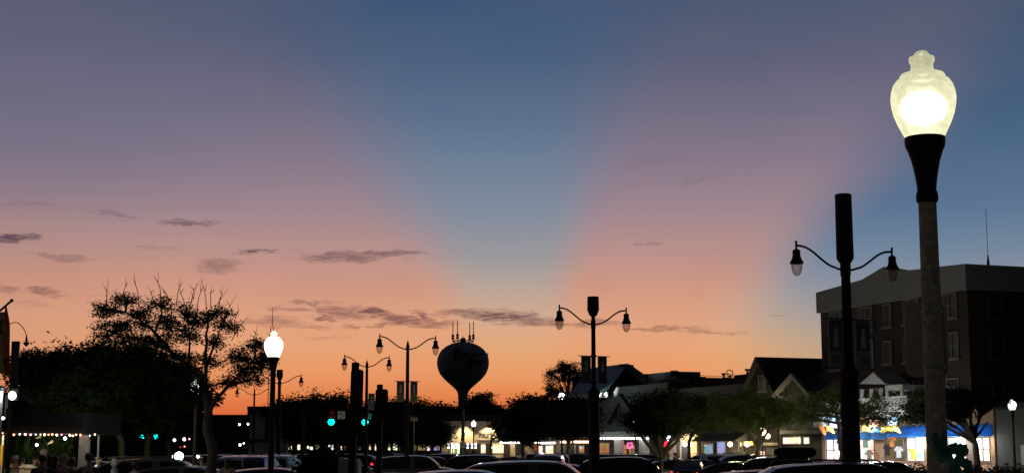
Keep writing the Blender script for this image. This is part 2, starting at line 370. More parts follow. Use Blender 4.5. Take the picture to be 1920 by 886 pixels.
# ------------------------------------------------------------ ground
VF = 57.8
def sheet(name, pts, mat, z):
    b = MB(); b.add([(p[0], p[1], z) for p in pts], [tuple(range(len(pts)))]); return kind(b.build(name, MT[mat]), 'structure')
sheet('ground', [(-4000, -400), (4000, -400), (4000, 6000), (-4000, 6000)], 'grass', -0.02)
def ustrip(name, u0, u1, v0, v1, mat, z): return sheet(name, [W(u0, v0, 0), W(u0, v1, 0), W(u1, v1, 0), W(u1, v0, 0)], mat, z)
ustrip('road', -40, 420, -32, 53, 'asphalt', 0.0)
b = MB(); b.ubox(-40, 420, 53, VF, -.02, .13); kind(b.build('pavement', MT['concrete']), 'structure')
b = MB(); b.ubox(-40, 60, -9, 5.5, -.02, .12); kind(b.build('pavement', MT['concrete']), 'structure')
b = MB(); b.ubox(-40, 300, 22, 31, -.02, .13); kind(b.build('median_strip', MT['grass']), 'structure')
b = MB()
for k in range(60):
    u = -20 + k * 2.7
    for v in (34, 48): b.add([W(u, v, .004), W(u, v + 5, .004), W(u + .1, v + 5, .004), W(u + .1, v, .004)], [(0, 1, 2, 3)])
kind(b.build('parking_markings', MT['paint']), 'structure')

# ------------------------------------------------------------ facade helpers (all buildings on the right stand on plane v = VF)
def fr(px0, px1, py0, py1, v=VF):
    """photo rectangle -> (u0,u1,z0,z1) on the facade"""
    pm, ym = (px0 + px1) / 2, (py0 + py1) / 2
    return fu(px1, ym, v)[0], fu(px0, ym, v)[0], fu(pm, py1, v)[1], fu(pm, py0, v)[1]
def window(parent, r, v=VF, pane='window_dark', trim='window_trim', t=.09, mull=True, sill=True, curtain=False):
    u0, u1, z0, z1 = r; f = MB()
    f.ubox(u0, u0 + t, v - .07, v - .003, z0, z1); f.ubox(u1 - t, u1, v - .07, v - .003, z0, z1)
    f.ubox(u0 + t, u1 - t, v - .07, v - .003, z0, z0 + t); f.ubox(u0 + t, u1 - t, v - .07, v - .003, z1 - t, z1)
    if mull:
        um, zm = (u0 + u1) / 2, (z0 + z1) / 2
        if u1 - u0 > 1.3: f.ubox(um - .05, um + .05, v - .065, v - .003, z0 + t, z1 - t)
        f.ubox(u0 + t, u1 - t, v - .05, v - .02, zm - .03, zm + .03)
    o = f.build('window', MT[trim], parent)
    p = MB().ubox(u0 + t * .5, u1 - t * .5, v - .018, v - .006, z0 + t * .5, z1 - t * .5).build('pane', MT[pane], o)
    if curtain:
        MB().ubox(u0 + t, u0 + t + (u1 - u0) * .3, v - .03, v - .02, z0 + t, z1 - t).build('curtain', MT['curtain'], o)
        MB().ubox(u1 - t - (u1 - u0) * .25, u1 - t, v - .03, v - .02, z0 + t, z1 - t).build('curtain', MT['curtain'], o)
    if sill: MB().ubox(u0 - .12, u1 + .12, v - .16, v - .003, z0 - .14, z0 - .003).build('sill', MT[trim], o)
    return o
def side_window(parent, v0, v1, z0, z1, u):     # a window on a wall facing the camera (plane u)
    t = .1; f = MB()
    f.ubox(u - .07, u - .003, v0, v0 + t, z0, z1); f.ubox(u - .07, u - .003, v1 - t, v1, z0, z1)
    f.ubox(u - .07, u - .003, v0 + t, v1 - t, z0, z0 + t); f.ubox(u - .07, u - .003, v0 + t, v1 - t, z1 - t, z1)
    f.ubox(u - .065, u - .003, (v0 + v1) / 2 - .06, (v0 + v1) / 2 + .06, z0 + t, z1 - t)
    o = f.build('window', MT['dim_trim'], parent)
    MB().ubox(u - .018, u - .006, v0 + .05, v1 - .05, z0 + .05, z1 - .05).build('pane', MT['window_dark'], o)
    MB().ubox(u - .15, u - .003, v0 - .1, v1 + .1, z0 - .14, z0 - .003).build('sill', MT['dim_trim'], o)
def root(name, label, cat, px, py=860, group=None, v=VF):
    u, _ = fu(px, py, v); q = W(u, v, 0); return thing(name, label, cat, q, group)
def vline(px, py):          # v where a ray at this pixel meets the camera-facing plane u = const
    d = ray(px, py); return lambda u: (u / d.dot(SV) * d.dot(NV), CAMZ + u / d.dot(SV) * d.z)

# ---- four storey brick building
uc = fu(1812, 520, VF)[0]; ul = fu(1538, 570, VF)[0]
zc = fu(1812, 543, VF)[1]; zt = fu(1812, 495, VF)[1]
bb = root('brick_building', 'four storey brick building with pale stepped parapet over a lit beach shop', 'building', 1680)
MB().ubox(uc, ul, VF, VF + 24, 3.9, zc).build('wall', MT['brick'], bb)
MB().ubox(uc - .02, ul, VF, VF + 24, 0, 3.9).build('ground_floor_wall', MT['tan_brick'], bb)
g1, g2, g3 = fu(1622, 524, VF), fu(1662, 500, VF), fu(1705, 507, VF)
pl = fu(1538, 548, VF)[1]
MB().uprism([(uc - .25, zc), (ul + .15, zc), (ul + .15, pl), g1, g2, (g3[0], g3[1]), (uc - .25, zt)], VF - .25, VF + .35).build('parapet', MT['stucco'], bb)
MB().ubox(uc - .25, uc + .35, VF + .352, VF + 24, zc, zt).build('parapet', MT['stucco'], bb)
MB().ubox(uc + .4, ul, VF + .4, VF + 24, zc + .01, zc + .15).build('roof', MT['roof_dark'], bb)
for r in ((1556, 1578, 584, 618), (1610, 1637, 575, 620), (1657, 1672, 569, 612), (1694, 1724, 560, 607), (1764, 1795, 549, 596),
          (1556, 1580, 640, 693), (1610, 1638, 636, 687), (1657, 1673, 638, 681), (1694, 1724, 628, 678), (1772, 1798, 622, 671)):
    window(bb, fr(*r), curtain=True)
window(bb, fr(1700, 1727, 714, 747)); window(bb, fr(1776, 1799, 708, 742))
for (a, b_, c_, d_) in ((1852, 1901, 549, 597), (1856, 1904, 624, 673), (1860, 1907, 709, 752)):
    va, zb = vline(a, (c_ + d_) / 2)(uc)[0], vline((a + b_) / 2, d_)(uc)[1]; vb, ztp = vline(b_, (c_ + d_) / 2)(uc)[0], vline((a + b_) / 2, c_)(uc)[1]
    side_window(bb, va, vb, zb, ztp, uc); side_window(bb, vb + 3.5, vb + 3.5 + vb - va, zb, ztp, uc)
va_ = vline(1853, 495)(uc + .8)[0]; MB().tube([W(uc + .8, va_, zt - 1.2), W(uc + .8, va_, zt + .3), W(uc + .8, va_, zt + .8)], [.06, .09, .035], 6).tube([W(uc + .8, va_, zt + .8), W(uc + .8, va_, zt + 3.7)], .018, 5).build('antenna', MT['dark_metal'], bb)
# dark roof over the entrance floor and the white portico with its gable
p0, p1 = fu(1612, 719, VF), fu(1660, 719, VF); pk = fu(1638, 698, VF)
PV = VF - 2.0
q0, q1, qk = fu(1612, 719, PV), fu(1660, 719, PV), fu(1637, 697, PV)
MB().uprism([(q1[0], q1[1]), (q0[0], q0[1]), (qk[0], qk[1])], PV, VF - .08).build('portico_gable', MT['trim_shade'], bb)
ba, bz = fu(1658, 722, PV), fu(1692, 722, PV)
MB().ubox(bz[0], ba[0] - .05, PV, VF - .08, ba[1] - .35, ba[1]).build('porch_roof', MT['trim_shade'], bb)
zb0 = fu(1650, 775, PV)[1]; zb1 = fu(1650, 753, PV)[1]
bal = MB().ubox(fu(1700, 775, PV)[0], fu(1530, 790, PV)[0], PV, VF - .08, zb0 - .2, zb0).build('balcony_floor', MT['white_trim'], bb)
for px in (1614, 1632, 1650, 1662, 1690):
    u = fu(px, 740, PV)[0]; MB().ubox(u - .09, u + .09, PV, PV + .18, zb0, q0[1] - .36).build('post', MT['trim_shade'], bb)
for a, b_ in ((1640, 1650), (1666, 1680)):
    x0, x1 = fu(a, 727, PV), fu(b_ + 6, 745, PV); MB().tube([W(x0[0], PV + .1, x0[1]), W(x1[0], PV + .1, x1[1])], .07, 4).build('brace', MT['trim_shade'], bb)
window(bb, fr(1664, 1676, 728, 764), VF, 'navy', sill=False, mull=False)
window(bb, fr(1622, 1648, 728, 752), VF)
rl = MB(); ua, ub = fu(1700, 765, PV)[0], fu(1530, 780, PV)[0]
rl.ubox(ua, ub, PV + .02, PV + .08, zb0 + 1.0, zb0 + 1.07); rl.ubox(ua, ub, PV + .02, PV + .08, zb0 + .1, zb0 + .16)
k = ua
while k < ub: rl.ubox(k, k + .045, PV + .03, PV + .07, zb0 + .16, zb0 + 1.0); k += .15
rl.build('railing', MT['white_trim'], bb)
# ground floor: fascia band, awning, shop windows
AV = VF - .9
MB().ubox(fu(1647, 815, AV)[0], fu(1545, 815, AV)[0], AV, VF - .06, fu(1590, 823, AV)[1], fu(1590, 810, AV)[1]).build('awning', MT['blue_awning'], bb)
MB().ubox(fu(1647, 808, AV)[0], fu(1545, 808, AV)[0], AV - .1, VF - .06, fu(1590, 809.5, AV)[1], fu(1590, 807, AV)[1]).build('fascia', MT['white_trim'], bb)
def shopwin(parent, px0, px1, py0, py1, pane, **k): return window(parent, fr(px0, px1, py0, py1), VF - .06, pane, sill=False, **k)
shopwin(bb, 1552, 1580, 822, 864, 'lit_white', t=.06); shopwin(bb, 1602, 1642, 822, 864, 'lit_yellow', t=.06)
shopwin(bb, 1660, 1697, 810, 860, 'lit_dim', t=.06, mull=False)
shopwin(bb, 1703, 1736, 819, 864, 'lit_white', t=.06); shopwin(bb, 1760, 1803, 819, 864, 'lit_white', t=.06)
# awning over the shop and the one-storey wing that reaches towards the camera
w0 = fu(1693, 815, VF)[0]; w1 = fu(1864, 815, VF)[0]
zl, zh = fu(1780, 817, VF - 1.4)[1], fu(1780, 796, VF - .1)[1]
MB().ubox(w1, uc - .022, VF, VF + 8, 0, zh + 1.0).build('wing', MT['tan_brick'], bb)
MB().ubox(w1 - .1, uc - .3, VF - .12, VF + 8, zh + 1.0, zh + 1.35).build('cornice', MT['white_trim'], bb)
aw = MB(); aw.hexa([W(w0, VF - .09, zl), W(w0, VF - 1.4, zl), W(w1, VF - 1.4, zl), W(w1, VF - .09, zl), W(w0 - .25, VF - .09, zh), W(w0 - .25, VF - .2, zh), W(w1 + .1, VF - .2, zh), W(w1 + .1, VF - .09, zh)])
aw.build('awning', MT['blue_awning'], bb)
shopwin(bb, 1832, 1859, 819, 864, 'lit_white', t=.06, mull=True)
MB().ubox(fu(1832, 850, VF)[0] + .2, fu(1812, 850, VF)[0], VF - .05, VF - .002, 0, zl).build('pier', MT['brick'], bb)
for px in (1590, 1720, 1790, 1840):
    q = fu(px, 826, VF - .8); point('shop_fill', W(q[0], VF - .75, q[1] - .1), 330 if px < 1800 else 45, (1, .93, .82), .3)  # added fill points standing in for the shop's own lighting
for px in (1560, 1625, 1680):      # added fill points, no fixtures, that brighten the hanging beach goods
    q = fu(px, 790, PV - .5); point('shop_fill', W(q[0], PV - .9, q[1] - .5), 210, (.95, .97, 1), .25)
# beach goods hanging on the balcony front and in the shop window
GV = PV - .25
def inflatable(px, py, r, mat, label, squash=.55, turn=0.0, nose=True):
    q = fu(px, py, GV); c = W(q[0], GV, q[1]); o = MB(); d = SV * math.cos(turn) + Vector((0, 0, math.sin(turn)))
    pts = [c + d * (r * 1.5 * t) + Vector((0, 0, r * .35 * math.cos(t * 2.2))) for t in [i / 6 - 1 for i in range(13)]]
    o.tube(pts, [r * squash * max(.15, math.sqrt(max(0, 1 - (i / 6 - 1) ** 2))) for i in range(13)], 10)
    if nose: o.ball(c + d * (r * .9) + Vector((0, 0, r * .55)), r * .36, 10, 7)
    ob = o.build('pool_float', MT[mat], smooth=60, off=c); ob.location = c
    return tag(ob, label, 'pool float', 'pool floats hung above the shop')
inflatable(1612, 779, .30, 'orange', 'orange pool float by the railing beside the dark lamp post', .7, .5)
inflatable(1626, 805, .36, 'yellow', 'yellow duck shaped float above the flat blue band right of the lamp post', .6, .1)
inflatable(1662, 806, .42, 'yellow', 'long yellow float above the brick pier between two shop windows', .45, -.1)
inflatable(1680, 806, .36, 'yellow', 'yellow float nearest the sloping blue awning', .45, .2)
inflatable(1541, 804, .34, 'orange', 'orange float at the far corner of the shop front', .6, .7)
inflatable(1557, 807, .34, 'yellow', 'yellow float second from the far corner of the shop', .5, .2)
inflatable(1644, 808, .36, 'lightblue', 'blue float between the two yellow ones', .5, .0, False)
def cloth_panel(px0, px1, py0, py1, mat, name, label, cat, grp=None, v=GV):
    u0, u1, z0, z1 = fr(px0, px1, py0, py1, v); g = MB(); nu, nz_ = 8, 6; c = W(u0, v, z0)
    for s_ in (0, .03):
        for i in range(nu + 1):
            for j in range(nz_ + 1):
                g.v.append(tuple(W(u0 + (u1 - u0) * i / nu, v + s_ + .06 * math.sin(i * 1.7 + j * .3), z0 + (z1 - z0) * j / nz_)))
    n = (nu + 1) * (nz_ + 1)
    for i in range(nu):
        for j in range(nz_):
            a = i * (nz_ + 1) + j; g.f += [(a, a + 1, a + nz_ + 2, a + nz_ + 1), (n + a, n + a + nz_ + 1, n + a + nz_ + 2, n + a + 1)]
    o = g.build(name, MT[mat], smooth=True, off=c); o.location = c; return tag(o, label, cat, grp)
m('towel_mix', (.1, .35, .75), .9, scale=3.5, var=.3, col2=(.75, .85, .9))
m('towel_wild', (.7, .7, .75), .9, scale=4, var=.2, col2=(.1, .4, .8)); m('towel_red', (.6, .06, .04), .9, scale=4, col2=(.8, .5, .3))
cloth_panel(1524, 1550, 774, 800, 'towel_mix', 'beach_towel', 'blue patterned beach towel at the far end of the balcony', 'towel', 'towels hung from the balcony')
cloth_panel(1553, 1578, 774, 801, 'towel_wild', 'beach_towel', 'pale blue and white towel hanging just left of the lamp post', 'towel', 'towels hung from the balcony')
cloth_panel(1628, 1646, 784, 801, 'towel_red', 'beach_towel', 'red towel hanging in the middle of the balcony', 'towel', 'towels hung from the balcony')
cloth_panel(1662, 1680, 781, 797, 'towel_mix', 'beach_towel', 'small light blue towel near the railing end', 'towel', 'towels hung from the balcony')
def tshirt(px, py, mat, label):
    q = fu(px, py, VF - .35); c = W(q[0], VF - .35, q[1]); g = MB()
    P_ = [(-.25, -.38), (.25, -.38), (.24, .12), (.42, .02), (.47, .16), (.2, .36), (.08, .33), (-.08, .33), (-.2, .36), (-.47, .16), (-.42, .02), (-.24, .12)]
    g.uprism([(q[0] + x, q[1] + z) for x, z in P_], VF - .37, VF - .33); o = g.build('shirt', MT[mat], off=c); o.location = c
    return tag(o, label, 'shirt', 'shirts on show in the shop windows')
tshirt(1618, 848, 'cloth_white', 'white shirt hanging low in the yellow lit window'); tshirt(1630, 853, 'cloth_grey', 'grey shirt right of the white one in the yellow window')
tshirt(1608, 828, 'cloth_pink', 'pink shirt hanging high in the yellow lit window'); tshirt(1624, 828, 'cloth_green', 'green shirt hanging high in the yellow lit window')
tshirt(1575, 832, 'cloth_navy', 'dark blue shirt in the white lit window left of the lamp post')
tshirt(1664, 842, 'cloth_black', 'black shirt on the brick pier between windows'); tshirt(1672, 826, 'orange', 'orange shirt in the dim poster window')
tshirt(1685, 846, 'cloth_white', 'white shirt at the bottom of the dim poster window'); tshirt(1712, 850, 'yellow', 'yellow shirt in the window below the sloping awning')
tshirt(1724, 846, 'lightblue', 'light blue shirt below the sloping awning')

# ---- gabled house next door
gh = root('gabled_house', 'dark gabled house with a small white trimmed gable and lit restaurant below', 'building', 1470)
A0, A1, AK = fu(1398, 740, VF), fu(1456, 738, VF), fu(1426, 671, VF)
zE = A0[1]; B0, B1_, BK = fu(1452, 742, VF - .8), fu(1520, 735, VF - .8), fu(1489, 702, VF - .8)
MB().ubox(ul + .05, A0[0], VF, VF + 16, 0, zE).build('wall', MT['siding'], gh)
MB().uprism([(A1[0], zE), (A0[0], zE), (AK[0], AK[1] - .25)], VF - .04, VF).build('gable_wall', MT['siding'], gh)
rf = MB()
for (ua_, za_) in ((A0[0] + .4, zE - .5), (A1[0] - .5, zE - .3)):
    rf.hexa([W(ua_, VF - .5, za_), W(AK[0], VF - .5, AK[1] - .12), W(AK[0], VF + 22, AK[1] - .12), W(ua_, VF + 22, za_),
             W(ua_, VF - .5, za_ + .2), W(AK[0], VF - .5, AK[1] + .1), W(AK[0], VF + 22, AK[1] + .1), W(ua_, VF + 22, za_ + .2)])
rf.hexa([W(A1[0] - .4, VF - .3, zE - .5), W(ul + .06, VF - .3, zE - .5), W(ul + .06, VF + 8, zE - .5), W(A1[0] - .4, VF + 8, zE - .5),
         W(A1[0] - .4, VF - .3, zE + .1), W(ul + .06, VF - .3, zE + .1), W(ul + .06, VF + 8, zE + 3.4), W(A1[0] - .4, VF + 8, zE + 3.4)])
rf.build('roof', MT['roof_dark'], gh)
MB().uprism([(B1_[0], B0[1]), (B0[0], B0[1]), (BK[0], BK[1] - .2)], VF - .8, VF + 4).build('dormer_wall', MT['dark_siding'], gh)
tr = MB()
for (x, z) in ((B0[0] + .3, B0[1] - .25), (B1_[0] - .3, B0[1] - .25)):
    tr.hexa([W(x, VF - 1.1, z - .16), W(BK[0], VF - 1.1, BK[1] - .2), W(BK[0], VF - .81, BK[1] - .2), W(x, VF - .81, z - .16), W(x, VF - 1.1, z + .12), W(BK[0], VF - 1.1, BK[1] + .1), W(BK[0], VF - .81, BK[1] + .1), W(x, VF - .81, z + .12)])
tr.build('bargeboard', MT['window_trim'], gh)
window(gh, fr(1424, 1437, 702, 732), VF - .05); window(gh, fr(1480, 1490, 722, 742), VF - .81, t=.06)
bv = VF - 1.6; z_ = fu(1490, 806, bv)[1]
MB().ubox(fu(1526, 800, bv)[0], fu(1462, 800, bv)[0], bv, VF - .05, z_ - .25, z_).build('balcony_floor', MT['dark_metal'], gh)
rl = MB(); ua, ub = fu(1526, 800, bv)[0], fu(1462, 800, bv)[0]; rl.ubox(ua, ub, bv, bv + .05, z_ + .95, z_ + 1.0); k = ua
while k < ub: rl.ubox(k, k + .04, bv, bv + .04, z_, z_ + .95); k += .17
rl.build('railing', MT['dark_metal'], gh)
shopwin(gh, 1469, 1505, 817, 833, 'lit_yellow', mull=False); shopwin(gh, 1508, 1521, 817, 833, 'lit_yellow', mull=False)
for a in range(5): shopwin(gh, 1440 + a * 5.2, 1443.6 + a * 5.2, 838, 861, 'lit_dim', t=.05, mull=False)
shopwin(gh, 1427, 1437, 844, 857, 'lit_yellow', t=.05, mull=False)
MB().ubox(fu(1460, 835, VF)[0], fu(1438, 835, VF)[0], VF - .5, VF - .04, fu(1449, 834, VF)[1], fu(1449, 829, VF)[1]).build('fascia', MT['cream_trim'], gh)
MB().ubox(fu(1418, 835, VF)[0], fu(1400, 835, VF)[0], VF - .3, VF - .04, fu(1409, 834, VF)[1], fu(1409, 826, VF)[1]).build('shop_sign', MT['yellow'], gh)
gt = MB().ubox(fu(1552, 845, VF)[0], ul - .0, VF - .2, VF - .003, 0, fu(1545, 811, VF)[1]).build('pier', MT['tan_brick'], bb)
lm = root('wall_lantern', 'brightest warm lantern glowing in front of the gabled house by a tree trunk', 'lantern', 1428, v=VF - 2)
q = fu(1429, 808, VF - 2)
MB().tube([W(q[0], VF - 2, 0), W(q[0], VF - 2, q[1] - .3)], .05, 6).build('post', MT['black_metal'], lm)
MB().ball(W(q[0], VF - 2, q[1]), .3).build('globe', MT['bulb_warm'], lm, smooth=True)
MB().ball(W(q[0] - .8, VF - 2, q[1] - .35), .2).build('globe', MT['bulb_warm'], lm, smooth=True)
point('lantern_light', W(q[0], VF - 2.6, q[1] + .2), 420, (1, .78, .4), .3)

# ---- long low row of shops
lr = root('shop_row', 'long low grey shop row with dark rooftop machinery', 'building', 1300)
L0, L1 = fu(1250, 722, VF)[0], fu(1399, 728, VF)[0]
zr = fu(1300, 726, VF)[1]
MB().ubox(L1, L0, VF, VF + 18, 0, zr).build('wall', MT['grey_stucco'], lr)
def roofbox(name, px0, px1, py0, dv=5, d=3, mat='roof_dark'):
    a = fu(px0, py0, VF + dv); c = fu(px1, py0, VF + dv); return MB().ubox(c[0], a[0], VF + dv, VF + dv + d, zr - .3, (a[1] + c[1]) / 2).build(name, MT[mat], lr)
for a in ((1178, 1210, 702), (1214, 1260, 698), (1260, 1270, 705), (1270, 1285, 708), (1323, 1342, 715), (1317, 1323, 708), (1346, 1360, 708), (1360, 1377, 712), (1376, 1412, 701)):
    roofbox('roof_unit', *a)
roofbox('parapet', 1178, 1420, 721, 4.5, 1)
roofbox('chimney', 1257, 1261, 694, 5, .6)
vt = fu(1298, 705, VF + 5); vp = W(vt[0], VF + 5, 0)
MB().lathe([(.35, zr - .3), (.35, vt[1] - .9), (.55, vt[1] - .6), (.55, vt[1] - .3), (.35, vt[1] - .25), (.3, vt[1])], 14, vp).build('vent', MT['dark_metal'], lr, smooth=True)
for px, py in ((1357, 702), (1401, 694), (1406, 694)):
    q = fu(px, py, VF + 6); MB().tube([W(q[0], VF + 6, zr - .3), W(q[0], VF + 6, q[1])], [.12, .09], 6).box(*([W(q[0], VF + 6, 0).x - .2, W(q[0], VF + 6, 0).x + .2, W(q[0], VF + 6, 0).y - .1, W(q[0], VF + 6, 0).y + .1, q[1], q[1] + .15])).build('vent_pipe', MT['dark_metal'], lr)
for px, py in ((1370, 699), (1365, 706)):
    q = fu(px, py, VF + 6); c = W(q[0], VF + 6, q[1]); pts = [c + Vector((math.cos(t) * .3 - .1, 0, math.sin(t) * .3)) for t in [i * .36 - 2 for i in range(14)]]
    MB().tube(pts, .045, 5).tube([pts[0], pts[-1]], .03, 5).tube([c, (c.x, c.y, zr)], .03, 5).build('antenna_loop', MT['dark_metal'], lr)
for dy in (0, 4, 7):
    a, c = fu(1262, 697 + dy, VF + 6), fu(1425, 699 + dy * .6, VF + 6)
    MB().tube([W(a[0] + (c[0] - a[0]) * t, VF + 6, a[1] + (c[1] - a[1]) * t - .3 * 4 * t * (1 - t)) for t in [i / 10 for i in range(11)]], .022, 4).build('cable', MT['rubber'], lr)
shopwin(lr, 1378, 1395, 826, 842, 'lit_cyan', t=.08, mull=False) if False else None
shopwin(lr, 1322, 1340, 831, 852, 'lit_cyan', t=.1, mull=False); shopwin(lr, 1346, 1363, 826, 852, 'lit_blue', t=.08, mull=False)
shopwin(lr, 1387, 1395, 823, 852, 'lit_dim', mull=False); shopwin(lr, 1280, 1298, 830, 862, 'lit_dim', mull=False)
MB().ubox(fu(1312, 850, VF)[0], fu(1280, 850, VF)[0], VF - .25, VF - .003, 0, fu(1296, 806, VF)[1]).build('porch', MT['beige'], lr)
MB().ubox(fu(1300, 850, VF)[0], fu(1284, 850, VF)[0], VF - .3, VF - .252, 0, fu(1292, 834, VF)[1]).build('door', MT['navy'], lr)
aw = MB(); a0, a1 = fu(1320, 824, VF)[0], fu(1404, 824, VF)[0]; zz0, zz1 = fu(1350, 826, VF - 1.3)[1], fu(1350, 812, VF)[1]
aw.hexa([W(a0, VF - .07, zz0), W(a0, VF - 1.3, zz0), W(a1, VF - 1.3, zz0), W(a1, VF - .07, zz0), W(a0, VF - .07, zz1), W(a0, VF - .2, zz1), W(a1, VF - .2, zz1), W(a1, VF - .07, zz1)])
aw.build('awning', MT['roof_dark'], lr)
rl = MB(); rv = VF - 2.2; ua, ub = fu(1395, 855, rv)[0], fu(1356, 855, rv)[0]; zq = fu(1375, 849, rv)[1]; k = ua
rl.ubox(ua, ub, rv, rv + .06, zq, zq + .08)
while k < ub: rl.ubox(k, k + .05, rv, rv + .05, .13, zq); k += .3
rl.build('railing', MT['white_trim'], lr)
for i, (px, py, w) in enumerate(((1284, 832, 120), (1295.5, 832, 120), (1369, 832, 90), (1401, 832, 90))):
    q = fu(px, py, VF - .5); s_ = tag(MB().ball((0, 0, 0), .2).build('wall_lamp', MT['bulb_warm'], smooth=True), ('warm wall lamp left of the brown porch door', 'warm wall lamp right of the brown porch door', 'warm wall lamp beside the bluish shop window', 'warm wall lamp beside the yellow shop sign')[i], 'wall lamp', 'warm lamps on the shop row')
    s_.location = W(q[0], VF - .5, q[1]); point('wall_lamp_light', W(q[0], VF - .9, q[1]), w, (1, .68, .34), .1)

# ---- restaurant with a pointed dark gable and a row of bulbs
rs = root('restaurant', 'pale grey restaurant with a pointed dark gable and bulbs under its fascia', 'building', 1180)
r0, r1 = fu(1118, 760, VF)[0], L0
zf = fu(1190, 722, VF)[1]; uS = fu(1157, 722, VF)[0]; zS = fu(1140, 745, VF)[1]
MB().uprism([(r1 + .01, 0), (r0, 0), (r0, zS - .6), (fu(1140, 745, VF)[0], zS), (uS, zf), (r1 + .01, zf)], VF, VF + 16).build('wall', MT['grey_stucco'], rs)
gk, ga, gb = fu(1168, 737, VF), fu(1146, 786, VF), fu(1196, 786, VF)
tr = MB()
for e in (ga, gb):
    tr.hexa([W(e[0], VF - .5, e[1] - .4), W(gk[0], VF - .5, gk[1] - .8), W(gk[0], VF - .02, gk[1] - .8), W(e[0], VF - .02, e[1] - .4), W(e[0], VF - .5, e[1] + .5), W(gk[0], VF - .5, gk[1]), W(gk[0], VF - .02, gk[1]), W(e[0], VF - .02, e[1] + .5)])
tr.build('gable_board', MT['roof_dark'], rs)
MB().uprism([fu(1180, 790, VF), fu(1156, 790, VF), fu(1160, 768, VF), fu(1168, 755, VF), fu(1176, 768, VF)], VF - .1, VF - .02).build('arched_panel', MT['dark_siding'], rs)
fz = fr(1118, 1212, 808, 819, VF - 1.2)
MB().ubox(fz[0], fz[1], VF - 1.2, VF - .02, fz[2], fz[3]).build('fascia', MT['stucco'], rs)
for px in (1156, 1203): 
    u = fu(px, 840, VF - 1.1)[0]; MB().ubox(u - .55, u + .55, VF - 1.1, VF - .6, 0, fz[2]).build('column', MT['white_trim'], rs)
shopwin(rs, 1164, 1178, 831, 853, 'lit_amber', t=.1); shopwin(rs, 1180, 1193, 831, 853, 'lit_amber', t=.1); shopwin(rs, 1205, 1218, 836, 856, 'lit_amber', t=.1, mull=False)
shopwin(rs, 1121, 1145, 828, 852, 'lit_amber', t=.1, mull=False)
sl = root('string_lights', 'row of round white bulbs under the restaurant fascia', 'string lights', 1160, v=VF - 1.3)
us = [fu(px, 821, VF - 1.3) for px in (1121, 1127, 1133, 1139, 1144, 1149.5, 1154, 1158.5, 1163, 1168.5, 1174, 1178, 1183.5, 1188, 1194, 1199, 1203, 1214.5)]
MB().tube([W(u, VF - 1.3, z + .2) for u, z in us], .02, 4).build('wire', MT['rubber'], sl)
for u, z in us: MB().ball(W(u, VF - 1.3, z), .1, 8, 5).build('bulb', MT['bulb_white'], sl, smooth=True)
for px in (1130, 1165, 1200): q = fu(px, 826, VF - 1.6); point('string_glow', W(q[0], VF - 1.7, q[1]), 7, (1, .93, .85), .2)
ns = tag(MB().tube([(-.2, 0, -.25), (-.2, 0, .25), (.2, 0, .25), (.22, 0, -.05), (-.1, 0, -.25)], .07, 6).build('neon_sign', MT['pink_neon']), 'small pink neon sign in the restaurant window', 'neon sign'); q = fu(1181, 835, VF - .3); ns.location = W(q[0], VF - .3, q[1])
rl_ = tag(MB().lathe([(.05, -.42), (.2, -.3), (.24, 0), (.2, .3), (.05, .42)], 10).build('red_lantern', MT['red_light'], smooth=True), 'red glowing lantern right of the forked tree trunk', 'lantern'); q = fu(1249.5, 833, VF - 1); rl_.location = W(q[0], VF - 1, q[1])
wl = tag(MB().ball((0, 0, 0), .3).build('wall_lamp', MT['bulb_cool'], smooth=True), 'cool white lamp on the shop corner right of the forked tree', 'wall lamp'); q = fu(1257, 821, VF - .7); wl.location = W(q[0], VF - .7, q[1])
point('corner_light', W(q[0], VF - 1.4, q[1] - .2), 130, (1, .95, .85), .2)
MB().ubox(fu(1268, 840, VF)[0], fu(1254, 840, VF)[0], VF - .1, VF - .003, 0, fu(1260, 818, VF)[1]).build('shop_front', MT['cream_trim'], lr)

# ---- green metal roof house beyond
gr = root('green_roof_house', 'house with a sloping green metal roof lit from below', 'building', 1110)
e0, e1 = fu(1074, 744, VF), fu(1148, 741, VF); t0, t1 = fu(1108, 694, VF + 6), fu(1178, 684, VF + 6)
MB().ubox(r0 + .02, e0[0], VF + .1, VF + 14, 0, e0[1] - .1).build('wall', MT['dark_siding'], gr)
MB().hexa([W(e0[0], VF - .6, e0[1]), W(e1[0], VF - .6, e0[1]), W(t1[0], VF + 6, t1[1]), W(t0[0], VF + 6, t1[1]),
           W(e0[0], VF - .6, e0[1] + .2), W(e1[0], VF - .6, e0[1] + .2), W(t1[0], VF + 6, t1[1] + .2), W(t0[0], VF + 6, t1[1] + .2)]).build('roof', MT['green_roof'], gr)
MB().uprism([(e1[0] - .03, e0[1] - .4), (e1[0] - .02, e0[1] + .1), (t1[0] - .03, t1[1] + .1), (t1[0] - .03, zS - 3)], VF + 5, VF + 6.2).build('end_wall', MT['roof_dark'], gr)
MB().uprism([(t1[0] - .02, 0), (t0[0], 0), (t0[0], t0[1] - .1), (t1[0] - .02, t1[1] + .05)], VF + 6.02, VF + 6.6).build('wall', MT['roof_dark'], gr)
MB().ubox(e1[0] - .4, e0[0] + .3, VF - .75, VF - .62, e0[1] - .35, e0[1] + .1).build('gutter', MT['white_trim'], gr)
for px in (1082, 1097): q = fu(px, 748, VF - 3); spot('roof_light', W(q[0], VF - 2.2, e0[1] - .3), W(q[0], VF + 3, e0[1] + 2.5), 1300, (.85, 1, .9), 58, .2)

